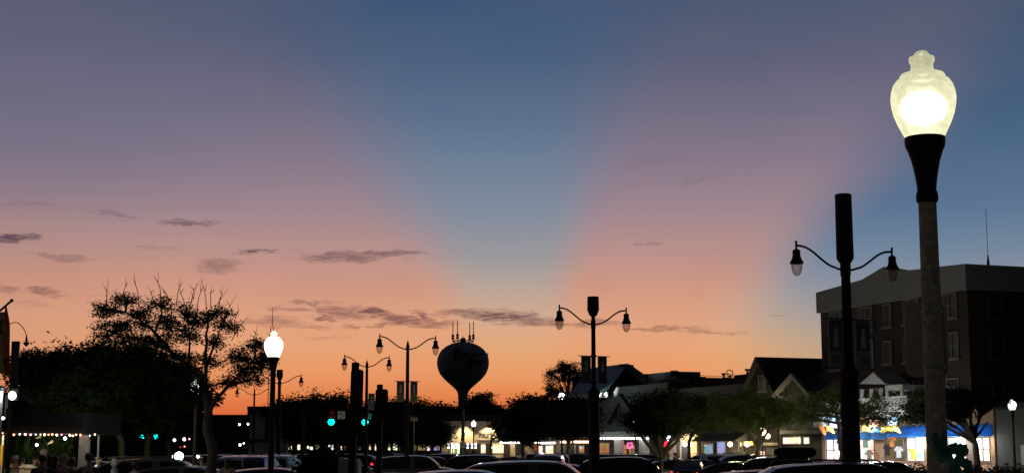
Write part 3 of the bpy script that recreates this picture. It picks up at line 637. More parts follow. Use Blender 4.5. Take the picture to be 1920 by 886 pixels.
# ---- low shops with red and yellow bulbs
ls = root('corner_cafe', 'low dark cafe with tiny red and yellow bulbs along its eave', 'building', 1060)
c0, c1 = fu(1003, 820, VF)[0], e0[0] + .4
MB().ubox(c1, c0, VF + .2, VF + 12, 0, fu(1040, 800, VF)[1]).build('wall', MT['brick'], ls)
MB().ubox(c1, c0, VF - 1.2, VF + .19, fu(1040, 825, VF)[1], fu(1040, 818, VF)[1]).build('eave', MT['roof_dark'], ls)
for a, c_, mt in ((1008, 1020, 'lit_yellow'), (1024, 1040, 'lit_yellow'), (1078, 1082, 'lit_dim'), (1086, 1098, 'lit_amber')): shopwin(ls, a, c_, 833, 853, mt, t=.12, mull=False)
for nm, lab, xs in (('string_lights', 'tiny yellow and red bulbs along the low cafe eave', [1052 + 2.6 * i for i in range(8)] + [1078 + 2.7 * i for i in range(11)]),):
    sl2 = root(nm, lab, 'string lights', 1070, v=VF - 1.3); us = [fu(px, 827.5, VF - 1.3) for px in xs]
    MB().tube([W(u, VF - 1.3, z + .15) for u, z in us], .02, 4).build('wire', MT['rubber'], sl2)
    for i, (u, z) in enumerate(us): MB().ball(W(u, VF - 1.3, z), .11, 6, 4).build('bulb', MT[('bulb_warm', 'bulb_red', 'bulb_warm')[i % 3]], sl2)
sh = tag(MB().ubox(fu(1040, 829, VF - 1.3)[0], fu(997, 829, VF - 1.3)[0], VF - 1.35, VF - 1.25, fu(1020, 831, VF - 1.3)[1], fu(1020, 828, VF - 1.3)[1]).build('tube_light', MT['bulb_white']), 'long white tube light over the cafe entrance', 'light')
q = fu(1020, 835, VF - 1.3); point('cafe_light', W(q[0], VF - 1.6, q[1]), 200, (1, .88, .6), .2)

# ---- bank facing the camera across the side street
def yrect(px0, px1, py0, py1, D): a = pt(px0, py1, D); c = pt(px1, py0, D); return a.x, c.x, min(a.z, c.z), max(a.z, c.z)
DB = 168.0
f0 = None
bk = thing('bank', 'beige bank lit by wall lamps with a carved name band', 'building', (pt(915, 860, DB).x, DB, 0))
x0, x1, _, z1 = yrect(828, 1002, 880, 789, DB)
MB().box(x0, x1, DB, DB + 14, 0, z1).build('wall', MT['beige'], bk)
zr1 = pt(900, 776, DB).z
MB().hexa([(x0 - .8, DB - 1, z1), (x1 + .8, DB - 1, z1), (x1 + .8, DB + 15, z1), (x0 - .8, DB + 15, z1), (x0 + 1, DB - .2, zr1), (x1 - 1, DB - .2, zr1), (x1 - 1, DB + 14, zr1), (x0 + 1, DB + 14, zr1)]).build('roof', MT['roof_dark'], bk)
def yband(name, px0, px1, py0, py1, d0, d1, mat, par):
    a, c, z0, z1_ = yrect(px0, px1, py0, py1, DB); return MB().box(a, c, DB - d1, DB - d0, z0, z1_).build(name, MT[mat], par)
fb = yband('name_band', 893, 975, 809, 823, .01, .08, 'beige', bk)
fr_ = MB()
for (a, c, y0, y1) in ((894, 974, 808.6, 809.4), (894, 974, 822.6, 823.4), (893.4, 894.2, 808.6, 823.4), (974, 975, 808.6, 823.4)):
    q = yrect(a, c, y0, y1, DB); fr_.box(q[0], q[1], DB - .14, DB - .081, q[2], q[3])
fr_.build('band_frame', MT['cream_trim'], fb)
def text(name, s, size, mat, parent, loc, rot=(math.pi / 2, 0, 0), sx=1.0, ext=.02):
    cu = bpy.data.curves.new(name, 'FONT'); cu.body = s; cu.size = size; cu.extrude = ext; cu.offset = size * .015; cu.materials.append(MT[mat]); cu.align_y = 'CENTER'
    tmp = bpy.data.objects.new(name, cu); C.objects.link(tmp); bpy.context.view_layer.update()
    me = bpy.data.meshes.new_from_object(tmp.evaluated_get(bpy.context.evaluated_depsgraph_get())); bpy.data.objects.remove(tmp)
    me.materials.clear(); me.materials.append(MT[mat]); me.name = name
    o = bpy.data.objects.new(name, me); C.objects.link(o); base = Vector((0, 0, 0)); q = parent
    while q is not None: base = base + q.location; q = q.parent
    o.parent = parent; o.location = Vector(loc) - base; o.rotation_euler = rot; o.scale = (sx, 1, 1); return o
q = pt(898, 816, DB); text('lettering', 'FIRST', .62, 'navy', fb, (q.x, DB - .12, q.z))
q = pt(941, 816, DB); text('lettering', 'AM', .62, 'navy', fb, (q.x, DB - .12, q.z))
q = pt(933, 816, DB); an = MB(); an.tube([(q.x, DB - .12, q.z + .35), (q.x, DB - .12, q.z - .32)], .03, 6)
an.tube([(q.x - .25, DB - .12, q.z - .08), (q.x - .16, DB - .12, q.z - .26), (q.x, DB - .12, q.z - .34), (q.x + .16, DB - .12, q.z - .26), (q.x + .25, DB - .12, q.z - .08)], .03, 6)
an.tube([(q.x - .12, DB - .12, q.z + .22), (q.x + .12, DB - .12, q.z + .22)], .025, 6); an.build('anchor_emblem', MT['navy'], fb)
for px in (868, 879, 896, 916.5, 950, 972):
    a = pt(px, 830, DB); MB().box(a.x - .35, a.x + .35, DB - .5, DB - .005, 0, a.z).build('pier', MT['brick'], bk)
for a, c in ((896, 913), (924, 948)):
    q = yrect(a, c, 834, 848, DB); w_ = MB().box(q[0], q[1], DB - .06, DB - .006, q[2], q[3]).build('window', MT['lit_yellow'], bk)
for a, c in ((846, 852), (855, 862), (870, 876)):
    q = yrect(a, c, 831, 850, DB); MB().box(q[0], q[1], DB - .06, DB - .006, q[2], q[3]).build('window', MT['lit_yellow'], bk)
for px in (871, 915, 953):  # the middle wash lamp is added to brighten the name band
    q = pt(px, 790.5, DB - .7); spot('wall_wash', (q.x, DB - .75, q.z), (q.x, DB + .1, q.z - 4), 1500, (1, .76, .4), 95, .2)
    MB().box(q.x - .15, q.x + .15, DB - .8, DB - .6, q.z, q.z + .12).build('wash_lamp', MT['dark_metal'], bk)
grp = 'white globe clusters along the bank front'
for i, px in enumerate((841, 848.5, 856, 877, 885, 892, 921)):
    q = pt(px, 832, DB - 3); t_ = thing('globe_lamp', ('leftmost white globe pair in front of the bank', 'white globe pair second from the left at the bank', 'white globe pair third from the left at the bank', 'white globe pair just right of the small square sign', 'white globe pair below the bright acorn lamp', 'bright white globe pair right of the acorn lamp pole', 'white globe pair under the anchor of the bank sign')[i], 'lamp', (q.x, DB - 3, 0), grp)
    MB().tube([(q.x, DB - 3, 0), (q.x, DB - 3, q.z)], .05, 6).build('post', MT['black_metal'], t_)
    for dz in (0, -.35): MB().ball((q.x, DB - 3, q.z + dz), .105, 8, 6).build('globe', MT['bulb_cool'], t_, smooth=True)
q = pt(935, 829, DB - 1); tl = tag(MB().box(-1.1, 1.1, -.06, .06, -.08, .08).build('tube_light', MT['bulb_white']), 'short bright tube light under the eave right of the bank', 'light'); tl.location = (pt(956, 829, DB - 2).x, DB - 2, q.z)

# ---- far buildings closing the avenue
def farbuild(name, label, px0, px1, py, D, mat, depth=15, roofpy=None):
    q = thing(name, label, 'building', (pt((px0 + px1) / 2, 860, D).x, D, 0)); x0, x1, _, z1 = yrect(px0, px1, 880, py, D)
    MB().box(x0, x1, D, D + depth, 0, z1).build('wall', MT[mat], q)
    MB().box(x0 + .02, x1 - .02, D - .4, D + depth + .4, z1 + .003, z1 + .4).build('roof', MT['roof_dark'], q); return q
f1 = farbuild('low_building', 'long low dark building behind the left trees', 318, 466, 783, 178, 'dark_siding')
f0 = farbuild('low_building', 'dark flat building hidden behind the far left trees', -120, 317, 786, 176, 'dark_siding')
f2 = farbuild('block_building', 'dark block building with flat roof left of the bright street lamp', 464, 506, 767, 190, 'grey_stucco')
f3 = farbuild('shop_terrace', 'far low terrace of dark shops with many small lit windows', 508, 700, 820, 236, 'dark_siding')
f4 = farbuild('far_hall', 'far dark low hall with one bright cream opening', 702, 826, 822, 228, 'dark_siding')
f5 = farbuild('garage_building', 'low pale garage building at the foot of the block building', 466, 505, 829, 168, 'stucco', 8)
def farwin(par, px0, px1, py0, py1, D, mat):
    q = yrect(px0, px1, py0, py1, D); MB().box(q[0], q[1], D - .12, D - .01, q[2], q[3]).build('window', MT[mat], par)
for px0, px1, mt in ((527, 537, 'lit_dim'), (542, 547, 'lit_yellow'), (558, 567, 'lit_yellow'), (570, 573, 'lit_yellow'), (575, 581, 'lit_yellow'), (583, 588, 'lit_white'), (590, 600, 'lit_white'),
                     (615, 626, 'lit_white'), (634, 637, 'lit_yellow'), (639, 642, 'lit_yellow'), (646, 650, 'lit_yellow'), (664, 668, 'lit_dim'), (672, 678, 'lit_dim'), (686, 690, 'lit_white'), (692, 697, 'lit_yellow')):
    hh = random.uniform(0, 4.5); farwin(f3, px0 + random.uniform(-1, 1), px1 - random.uniform(0, 2), 832.5 + hh, 842, 236, mt if random.random() < .6 else 'lit_dim')
for px0, px1, py0, mt in ((703, 709, 832, 'lit_yellow'), (728, 745, 829, 'lit_yellow'), (749, 753, 834, 'lit_dim'), (757, 759, 832, 'lit_dim'), (775, 797, 831, 'lit_amber'), (800, 806, 835, 'lit_white'), (814, 824, 835, 'lit_blue')):
    farwin(f4, px0, px1, py0, 843, 228, mt)
u9 = fu(1868, 800, VF)[0]; z9 = fu(1870, 767, VF)[1]
w1b = thing('side_building', 'plain dark grey building beyond the white lamp at the picture edge', 'building', W(u9, VF, 0))
MB().ubox(u9 - 16, u9, VF, VF + 10, 0, z9).build('wall', MT['grey_stucco'], w1b); MB().ubox(u9 - 16.2, u9 + .2, VF - .2, VF + 10.2, z9 + .003, z9 + .25).build('roof', MT['roof_dark'], w1b)
MB().ubox(u9 - 3.2, u9 - 2.2, VF - .06, VF - .003, 0, 2.3).build('door', MT['sign_back'], w1b)

# ---- water tower
DT = 570.0; px_ = DT / F
wt = thing('water_tower', 'dark bulb shaped water tower rising over the trees at sunset', 'water tower', (pt(867.7, 760, DT).x, DT, 0))
ty = lambda y: pt(867.7, y, DT).z
prof = [(8, None), (5.5, None)]
prof = [(16 * px_, 0), (9.5 * px_, 6), (8.6 * px_, ty(752)), (8.9 * px_, ty(742)), (9.3 * px_, ty(738)), (11 * px_, ty(733)), (15 * px_, ty(728)), (20 * px_, ty(723.5)), (28 * px_, ty(716.5)),
        (36 * px_, ty(709)), (43 * px_, ty(700.5)), (47.4 * px_, ty(690)), (48.8 * px_, ty(680)), (48 * px_, ty(671)), (44.5 * px_, ty(662)), (39.5 * px_, ty(655)), (32 * px_, ty(649)), (23 * px_, ty(644.5)), (12 * px_, ty(641.5)), (0, ty(641))]
MB().lathe(prof, 56, wt.location).build('tank', MT['tower_paint'], wt, smooth=60)
c = Vector((wt.location.x, DT, 0))
MB().lathe([(5.3 * px_, ty(643)), (5.6 * px_, ty(638)), (4.6 * px_, ty(634.5)), (2.5 * px_, ty(632.4)), (0, ty(632))], 16, c).tube([c + Vector((0, 0, ty(633))), c + Vector((0, 0, ty(628)))], .1, 5).build('vent_dome', MT['dark_metal'], wt, smooth=True)
rg = MB(); pts = [c + Vector((math.cos(t) * 19.5 * px_, math.sin(t) * 19.5 * px_, ty(638.5))) for t in [i * math.pi / 12 for i in range(25)]]
rg.tube(pts, .12, 5, cap=False)
for i in range(0, 24, 2): rg.tube([pts[i], pts[i] - Vector((0, 0, 1.2))], .07, 4)
rg.build('railing', MT['dark_metal'], wt)
for ox, oy in ((-19.3, 3), (-10, -16), (12, 15), (19.3, -2)):
    b_ = c + Vector((ox * px_, oy * px_, 0)); g = MB().tube([b_ + Vector((0, 0, ty(640))), b_ + Vector((0, 0, ty(602.5)))], .16, 6)
    for yy in (636, 631): g.tube([b_ + Vector((0, 0, ty(640))), b_ + Vector((math.copysign(2.2, -ox) * .5, 0, ty(yy) - 1))], .12, 4); g.box(b_.x - .5, b_.x + .5, b_.y - .3, b_.y + .3, ty(yy), ty(yy) + .9)
    g.build('antenna_mast', MT['dark_metal'], wt)
def on_tank(name, s, px, py, size):
    q = pt(px, py, DT); rr = 47 * px_ ; dx = q.x - c.x; yy = DT - math.sqrt(max(rr * rr - dx * dx, 1)) - .35
    text(name, s, size, 'lettering', wt, (q.x, yy, q.z), rot=(math.pi / 2, 0, math.asin(dx / rr) * .9), ext=.25)
on_tank('lettering', 'R', 851, 669, 6.6); on_tank('lettering', 'EHOBOTH', 867.5, 667, 2.1); on_tank('lettering', 'B', 873.5, 684, 5.6); on_tank('lettering', 'EACH', 889, 680, 2.0)

# ---- far radio mast
DM = 900; rm = thing('radio_mast', 'thin far radio mast with two red lights left of the street lamp', 'mast', (pt(506, 800, DM).x, DM, 0))
z0, zz = pt(506, 612, DM).z, pt(506, 574, DM).z; mb = MB()
cx = rm.location.x
for dx in (-.9, .9): mb.tube([(cx + dx * 2.2, DM, 0), (cx + dx, DM, z0)], .22, 4)
for i in range(40): mb.tube([(cx - 2 + i * .02, DM, z0 * i / 40), (cx + 2 - i * .02, DM, z0 * (i + 1) / 40)], .12, 3)
mb.build('lattice', MT['dark_metal'], rm); MB().tube([(cx, DM, z0), (cx, DM, zz)], [.28, .1], 5).build('antenna', MT['dark_metal'], rm)
for dx in (-1.2, 1.2): MB().ball((cx + dx, DM, z0 + .3), .38, 8, 6).build('warning_light', MT['red_light'], rm)
# ------------------------------------------------------------ street lamps with acorn globes
gm = bpy.data.materials.new('glass_lit'); gm.use_nodes = True; n = gm.node_tree.nodes; l = gm.node_tree.links; n.clear()
t = n.new('ShaderNodeTexCoord'); no = n.new('ShaderNodeTexNoise'); no.inputs['Scale'].default_value = 26; no.inputs['Detail'].default_value = 6; l.new(t.outputs['Object'], no.inputs['Vector'])
lw = n.new('ShaderNodeLayerWeight'); lw.inputs[0].default_value = .35
cr = n.new('ShaderNodeValToRGB'); l.new(lw.outputs['Facing'], cr.inputs[0]); cr.color_ramp.elements[0].color = (.86, .84, .50, 1); cr.color_ramp.elements[1].color = (1.05, 1.0, .66, 1)
mr = n.new('ShaderNodeMapRange'); l.new(no.outputs['Fac'], mr.inputs[0]); mr.inputs[1].default_value = .25; mr.inputs[2].default_value = .75; mr.inputs[3].default_value = .72; mr.inputs[4].default_value = 1.08
sp = n.new('ShaderNodeSeparateXYZ'); l.new(t.outputs['Object'], sp.inputs[0])
hz = n.new('ShaderNodeMapRange'); l.new(sp.outputs[2], hz.inputs[0]); hz.inputs[1].default_value = 4.30; hz.inputs[2].default_value = 4.62; hz.inputs[3].default_value = 1.1; hz.inputs[4].default_value = .62
mu = n.new('ShaderNodeMath'); mu.operation = 'MULTIPLY'; l.new(mr.outputs[0], mu.inputs[0]); l.new(hz.outputs[0], mu.inputs[1])
e = n.new('ShaderNodeEmission'); l.new(cr.outputs[0], e.inputs[0]); l.new(mu.outputs[0], e.inputs[1])
tr_ = n.new('ShaderNodeBsdfTransparent'); gl = n.new('ShaderNodeBsdfGlossy'); gl.inputs['Roughness'].default_value = .2; gl.inputs['Color'].default_value = (.1, .1, .1, 1)
mx = n.new('ShaderNodeMixShader'); mx.inputs[0].default_value = .8; l.new(tr_.outputs[0], mx.inputs[1]); l.new(e.outputs[0], mx.inputs[2])
ad = n.new('ShaderNodeAddShader'); l.new(mx.outputs[0], ad.inputs[0]); l.new(gl.outputs[0], ad.inputs[1])
o_ = n.new('ShaderNodeOutputMaterial'); l.new(ad.outputs[0], o_.inputs[0]); MT['glass_lit'] = gm
bm_ = bpy.data.materials.new('lamp_glow'); bm_.use_nodes = True; n = bm_.node_tree.nodes; l = bm_.node_tree.links; n.clear()
lw = n.new('ShaderNodeLayerWeight'); lw.inputs[0].default_value = .5; e = n.new('ShaderNodeEmission'); e.inputs[0].default_value = (1, .97, .78, 1); e.inputs[1].default_value = 12
iv = n.new('ShaderNodeMath'); iv.operation = 'SUBTRACT'; iv.inputs[0].default_value = 1.0; l.new(lw.outputs['Facing'], iv.inputs[1]); pw = n.new('ShaderNodeMath'); pw.operation = 'POWER'; l.new(iv.outputs[0], pw.inputs[0]); pw.inputs[1].default_value = 2.6
tr_ = n.new('ShaderNodeBsdfTransparent'); mx = n.new('ShaderNodeMixShader'); l.new(pw.outputs[0], mx.inputs[0]); l.new(tr_.outputs[0], mx.inputs[1]); l.new(e.outputs[0], mx.inputs[2])
o_ = n.new('ShaderNodeOutputMaterial'); l.new(mx.outputs[0], o_.inputs[0]); MT['lamp_glow'] = bm_
GP = [(37, 258), (38, 254), (43, 244), (50, 230), (56, 214), (59.5, 198), (60.5, 184), (59, 172), (55, 160), (49, 151.5), (43.5, 148), (42.5, 144), (40, 140), (33, 137.5), (25, 136), (21.5, 131), (20.5, 124), (21.5, 119),
      (23.5, 116.5), (24, 111), (23, 107.5), (16, 106), (14, 102), (10.5, 98), (6, 96), (0.2, 95.2)]
SC = 9.92 / F
def gz(y): return pt(1735, y, 9.8).z
gb = lightmat('globe_bright', (1, .97, .80), 2.6); MT['globe_bright'] = gb
MT['globe_cool'] = lightmat('globe_cool', (.93, .95, 1), 3.2)
for mm in (gb, MT['globe_cool']):      # frosted glass: part of the lamp's own light gets straight through
    n = mm.node_tree.nodes; l = mm.node_tree.links; e = [x for x in n if x.type == 'EMISSION'][0]; o_ = [x for x in n if x.type == 'OUTPUT_MATERIAL'][0]
    tr_ = n.new('ShaderNodeBsdfTransparent'); mx = n.new('ShaderNodeMixShader'); mx.inputs[0].default_value = .65
    t = n.new('ShaderNodeTexCoord'); sp = n.new('ShaderNodeSeparateXYZ'); l.new(t.outputs['Object'], sp.inputs[0]); hz = n.new('ShaderNodeMapRange'); l.new(sp.outputs[2], hz.inputs[0]); hz.inputs[1].default_value = gz(160); hz.inputs[2].default_value = gz(118); hz.inputs[3].default_value = 3.2; hz.inputs[4].default_value = 1.15; l.new(hz.outputs[0], e.inputs[1]); l.new(tr_.outputs[0], mx.inputs[1]); l.new(e.outputs[0], mx.inputs[2]); l.new(mx.outputs[0], o_.inputs[0])
m('globe_off_glow', (.62, .62, .6), .35, emit=(.6, .6, .55), es=.22, bump=0)  # faint glow put into the unlit globe's colour
def acorn(name, label, loc, globe, group='acorn globe street lamps', hero=False, lit=True):
    t_ = thing(name, label, 'street lamp', loc, group)
    def bl(mb, nm, mt, par=t_, sm=True): return mb.build(nm, MT[mt], par, smooth=sm, off=Vector((0, 0, 0)))
    k = 64 if hero else 20
    if hero:
        g = MB(); o0 = 0; rows = 60; kk = 48
        for i in range(rows + 1):
            z = .35 + (gz(376) - .35) * i / rows; r = .079 - .021 * i / rows
            for j in range(kk):
                a = 2 * math.pi * j / kk; rr = r * (1 - .07 * (abs(math.sin(a * 6)) < .38))
                g.v.append((rr * math.cos(a), rr * math.sin(a), z))
        for i in range(rows):
            for j in range(kk): q = (j + 1) % kk; g.f.append((i * kk + j, i * kk + q, (i + 1) * kk + q, (i + 1) * kk + j))
        p = bl(g, 'pole', 'pole_concrete')
    else: p = bl(MB().lathe([(.078, .3), (.058, gz(376))], 16), 'pole', 'pole_dark')
    bl(MB().lathe([(.2, 0), (.2, .08), (.15, .14), (.13, .3), (.1, .4), (.085, .46)], 24), 'base', 'pole_concrete' if hero else 'black_metal')
    bl(MB().lathe([(17.5 * SC, gz(380)), (20 * SC, gz(377)), (20.5 * SC, gz(368)), (19 * SC, gz(360)), (17.5 * SC, gz(357)), (18.5 * SC, gz(345)), (21.5 * SC, gz(325)), (26 * SC, gz(303)), (32 * SC, gz(284)), (36 * SC, gz(276)), (37.5 * SC, gz(268)), (37.5 * SC, gz(258))], k), 'fitter', 'black_metal')
    if hero:
        MB().ball((-.058, -.05, gz(368)), .017).build('thumb_screw', MT['black_metal'], p, off=Vector((0, 0, 0)))
    gl_ = bl(MB().lathe([(r * SC, gz(y)) for r, y in GP], k), 'globe', globe)
    if hero: bl(MB().ball((0, 0, gz(203)), (48 * SC, 48 * SC, 37 * SC), 48, 30), 'lamp', 'lamp_glow', gl_)
    return t_
m('pole_dark', (.07, .065, .05), .85, scale=30, bump=.4, var=.3)
base = pt(1757.5, 850, 9.8)
def lamp_light(loc, power, col=(1, .9, .66)): return point('lamp_light', (loc[0], loc[1], gz(203)), power, col, .12)
hero = acorn('street_lamp', 'large glowing acorn lamp on a tall pale pole at the front', (base.x, 9.8, 0), 'glass_lit', hero=True)
lamp_light(hero.location, 9)
acorn('street_lamp', 'added acorn lamp behind the viewpoint that brightens the front pole', (-2.6, -4.5, 0), 'globe_bright'); lamp_light((-2.6, -4.5, 0), 300, (1, .84, .55))  # added unseen lamp that puts warm light on the front pole
b33 = pt(509, 830, 33.6)
s2_ = acorn('street_lamp', 'blazing acorn lamp beside the bare twigged tree', (b33.x, 33.6, 0), 'globe_bright'); lamp_light(s2_.location, 60)
s3_ = acorn('street_lamp', 'white lit acorn lamp at the right picture edge', (pt(1901, 830, 78).x, 78, 0), 'globe_cool'); lamp_light(s3_.location, 4, (.9, .95, 1))
def ac_copy(src, px, py, D, label):
    o = copy_thing(src, (pt(px, py, D).x, D, 0), label=label); return o
for px, py, D, lab, pw_ in ((888, 830, 134, 'white lit acorn lamp in front of the bank sign', 120), (1008.5, 830, 128, 'white lit acorn lamp between the bank and the cafe', 90), (603, 830, 195, 'small far acorn lamp below the left green signal', 90),
                            (366, 800, 55.5, 'lit acorn lamp half hidden behind the left tree leaves', 15), (1191, 830, 118, 'lit acorn lamp behind branches before the pointed gable', 35), (778, 860, 205, 'faint far acorn lamp right of the tall banner lamp', 20)):
    o = ac_copy(s3_, px, py, D, lab); lamp_light(o.location, pw_, (.95, .97, 1))
acorn('street_lamp', 'unlit grey acorn lamp in front of the gabled house', (pt(1461, 850, 99).x, 99, 0), 'globe_off_glow')
# floodlight on a pole among the trees
fl = thing('flood_light', 'bright floodlight on a pole among the trees by the green roof', 'floodlight', (pt(1053, 800, 138).x, 138, 0)); q = pt(1053, 743, 138)
MB().tube([(q.x, 138, 0), (q.x, 138, q.z)], .09, 8).build('pole', MT['black_metal'], fl); MB().ball((q.x, 137.8, q.z), .33, 12, 8).build('head', MT['bulb_cool'], fl, smooth=True)
point('flood', (q.x, 137.2, q.z), 500, (.85, 1, .85), .2)
bt = tag(MB().ball((0, 0, 0), .22).build('low_light', MT['bulb_warm'], smooth=True), 'round warm light low between parked cars under the cafe', 'light'); q = pt(1018, 854, 110); bt.location = (q.x, 110, q.z)

# ------------------------------------------------------------ twin arm lamps in the median
def twin(label, px, py, D, hub, span, cell, banners, thick, rz=R(25), wide=1.13, arms=(1, -1), ht=None, lean=0, hang=1.0):
    q = pt(px, py, D); z_ = lambda y: pt(px, y, D).z; t_ = thing('twin_lamp', label, 'street lamp', (q.x, D, 0), 'twin arm lamps along the median'); t_.rotation_euler = (0, 0, rz)
    O = Vector((0, 0, 0)); bl = lambda mb, nm, mt, par=t_, sm=True: mb.build(nm, MT[mt], par, smooth=sm, off=O)
    zh = z_(hub); s = D / F
    if thick:
        zk = z_(thick[0]); r1, r2 = thick[1] * s, thick[2] * s
        bl(MB().lathe([(r1 * 1.12, 0), (r1 * 1.12, .3), (r1, .35), (r1, zk - .15), (r1 * 1.15, zk - .1), (r1 * 1.15, zk), (r2 * 1.2, zk + .12), (r2, zk + .25)], 20), 'base_cabinet', 'pole_black')
        pl_ = bl(MB().lathe([(r2, zk + .2), (r2 * .86, zh - .25), (r2 * 1.0, zh - .2), (r2, zh + .12), (r2 * .85, zh + .14)], 16), 'pole', 'pole_black')
    else:
        zt_ = z_(ht or hub - 12); r2 = .09
        pl_ = bl(MB().lathe([(.22, 0), (.2, .8), (.13, 1.0), (.11, 3.2), (.085, zh), (.1, zh + .02), (.1, zh + .12), (.08, zh + .15), (.065, zt_ - .1), (.01, zt_ + .08)], 14), 'pole', 'pole_black')
    if cell:
        zb_, zfull, ztop, r = z_(cell[3]), z_(cell[2]), z_(cell[0]), cell[1] * s
        bl(MB().lathe([(r2 * .85, zh), (r2 * .8, zb_), (r * .6, zb_ + .03), (r * .97, zfull), (r, zfull + .05), (r * .96, ztop), (r * .88, ztop + .03)], 24), 'antenna_housing', 'pole_black')
    ax = span * s / 2 * wide
    for sg in arms:
        rise = .6; pts = []
        for i in range(15):
            f_ = i / 14; y = rise * (f_ ** 3 * (f_ * (f_ * 6 - 15) + 10)) + (-.03 if f_ < .1 else 0)
            pts.append((sg * (r2 + (ax - r2) * f_), 0, zh + y))
        a_ = bl(MB().tube(pts, .034, 8), 'arm', 'black_metal'); ex, ez = sg * ax, zh + rise
        f2_ = bl(MB().lathe([(.03, ez + .14), (.035, ez + .12), (.03, ez - .1), (.09, ez - .13), (.12, ez - .17), (.115, ez - .3), (.15, ez - .42), (.2, ez - .5), (.21, ez - .55)][::-1], 18, (ex, 0, 0)), 'luminaire', 'black_metal', a_)
        bl(MB().lathe([(.16, ez - .55), (.165, ez - .62), (.145, ez - .75), (.1, ez - .86), (.03, ez - .92)][::-1], 18, (ex, 0, 0)), 'lens', 'lens_glass', f2_)
    for (sg, y0, y1, x0, x1, mt) in banners:
        zt2, zb2 = z_(y0), z_(y1); a, c = sg * x0 * s, sg * x1 * s; lo, hi = min(a, c), max(a, c)
        ba_ = bl(MB().box(lo, hi, -.012, .012, zb2, zt2), 'banner', mt, t_, False)
        for zz in (zt2, zb2): bl(MB().tube([(0, 0, zz), (c * 1.25, 0, zz)], .018, 6).lathe([(r2 * 1.15, zz - .05), (r2 * 1.15, zz + .05)], 14), 'bracket', 'black_metal')
        w = hi - lo; cx_ = (lo + hi) / 2; h_ = zt2 - zb2; fy = -.02
        if h_ > .9:
            g = MB().prism([(cx_ - .09 * w / .5, zb2 + h_ * .42), (cx_ + .09 * w / .5, zb2 + h_ * .42), (cx_ + .055 * w / .5, zb2 + h_ * .82), (cx_ - .055 * w / .5, zb2 + h_ * .82)], -.03, -.0205)
            bl(g, 'lighthouse_print', 'banner_pale', ba_, False)
            bl(MB().box(cx_ - .05 * w / .5, cx_ + .05 * w / .5, -.03, -.0205, zb2 + h_ * .822, zb2 + h_ * .87).box(lo + w * .08, hi - w * .08, -.02, -.0125, zb2 + h_ * .36, zb2 + h_ * .96), 'dark_print', 'banner_dark', ba_, False)
            bl(MB().box(lo + w * .25, hi - w * .25, -.02, -.0125, zb2 + h_ * .2, zb2 + h_ * .24).box(lo + w * .3, hi - w * .2, -.02, -.0125, zb2 + h_ * .12, zb2 + h_ * .16), 'caption_lines', 'banner_dark', ba_, False)
        else: bl(MB().box(cx_ - .04, cx_ + .05, -.02, -.0125, zb2 + h_ * .3, zb2 + h_ * .75), 'emblem_print', 'banner_pale', ba_, False)
    return t_
m('pole_black', (.03, .031, .028), .75, scale=15, bump=.1, spec=.2)
lg = bpy.data.materials.new('lens_glass'); lg.use_nodes = True; n = lg.node_tree.nodes; l = lg.node_tree.links; n.clear()
tr_ = n.new('ShaderNodeBsdfTransparent'); tr_.inputs[0].default_value = (.8, .76, .74, 1); p_ = n.new('ShaderNodeBsdfPrincipled'); p_.inputs['Base Color'].default_value = (.5, .5, .48, 1); p_.inputs['Roughness'].default_value = .15
lw = n.new('ShaderNodeLayerWeight'); lw.inputs[0].default_value = .35; mr = n.new('ShaderNodeMapRange'); l.new(lw.outputs['Facing'], mr.inputs[0]); mr.inputs[3].default_value = .12; mr.inputs[4].default_value = .85
mx = n.new('ShaderNodeMixShader'); l.new(mr.outputs[0], mx.inputs[0]); l.new(tr_.outputs[0], mx.inputs[1]); l.new(p_.outputs[0], mx.inputs[2]); o_ = n.new('ShaderNodeOutputMaterial'); l.new(mx.outputs[0], o_.inputs[0]); MT['lens_glass'] = lg
twin('near twin arm lamp with tall antenna housing and two lighthouse banners', 1594, 780, 44.8, 503, 187, (366, 16.4, 485, 496), [(-1, 598, 690, 12, 44, 'banner'), (1, 598, 690, 18, 52, 'banner')], (697, 17, 10), wide=1.19)
twin('middle twin arm lamp with short antenna housing before the green roof', 1113.5, 760, 63, 606, 126, (557, 11.2, 582, 593), [(-1, 667, 717, 6, 26, 'banner_dark'), (1, 667, 717, 9, 28, 'banner_dark')], (733, 10.5, 4.6))
twin('slim twin arm lamp with two short banners beside the water tower', 763.5, 760, 80, 653, 103, None, [(-1, 714, 753, 6, 21, 'banner'), (1, 714, 753, 6, 20, 'banner')], None, ht=640, wide=1.09)
twin('slim twin arm lamp behind the tall signs with a single banner', 687, 760, 99, 686, 84, None, [(1, 737, 768, 4, 16, 'banner')], None, ht=676, wide=1.05)
twin('far lamp with antenna housing whose right arm shows beside the street lamp', 523, 770, 121, 717, 74, (693, 6, 706, 712), [], (800, 4.4, 3.4))
twin('farthest slim twin arm lamp above the low building', 476, 780, 149, 739, 58, None, [], None, ht=728)

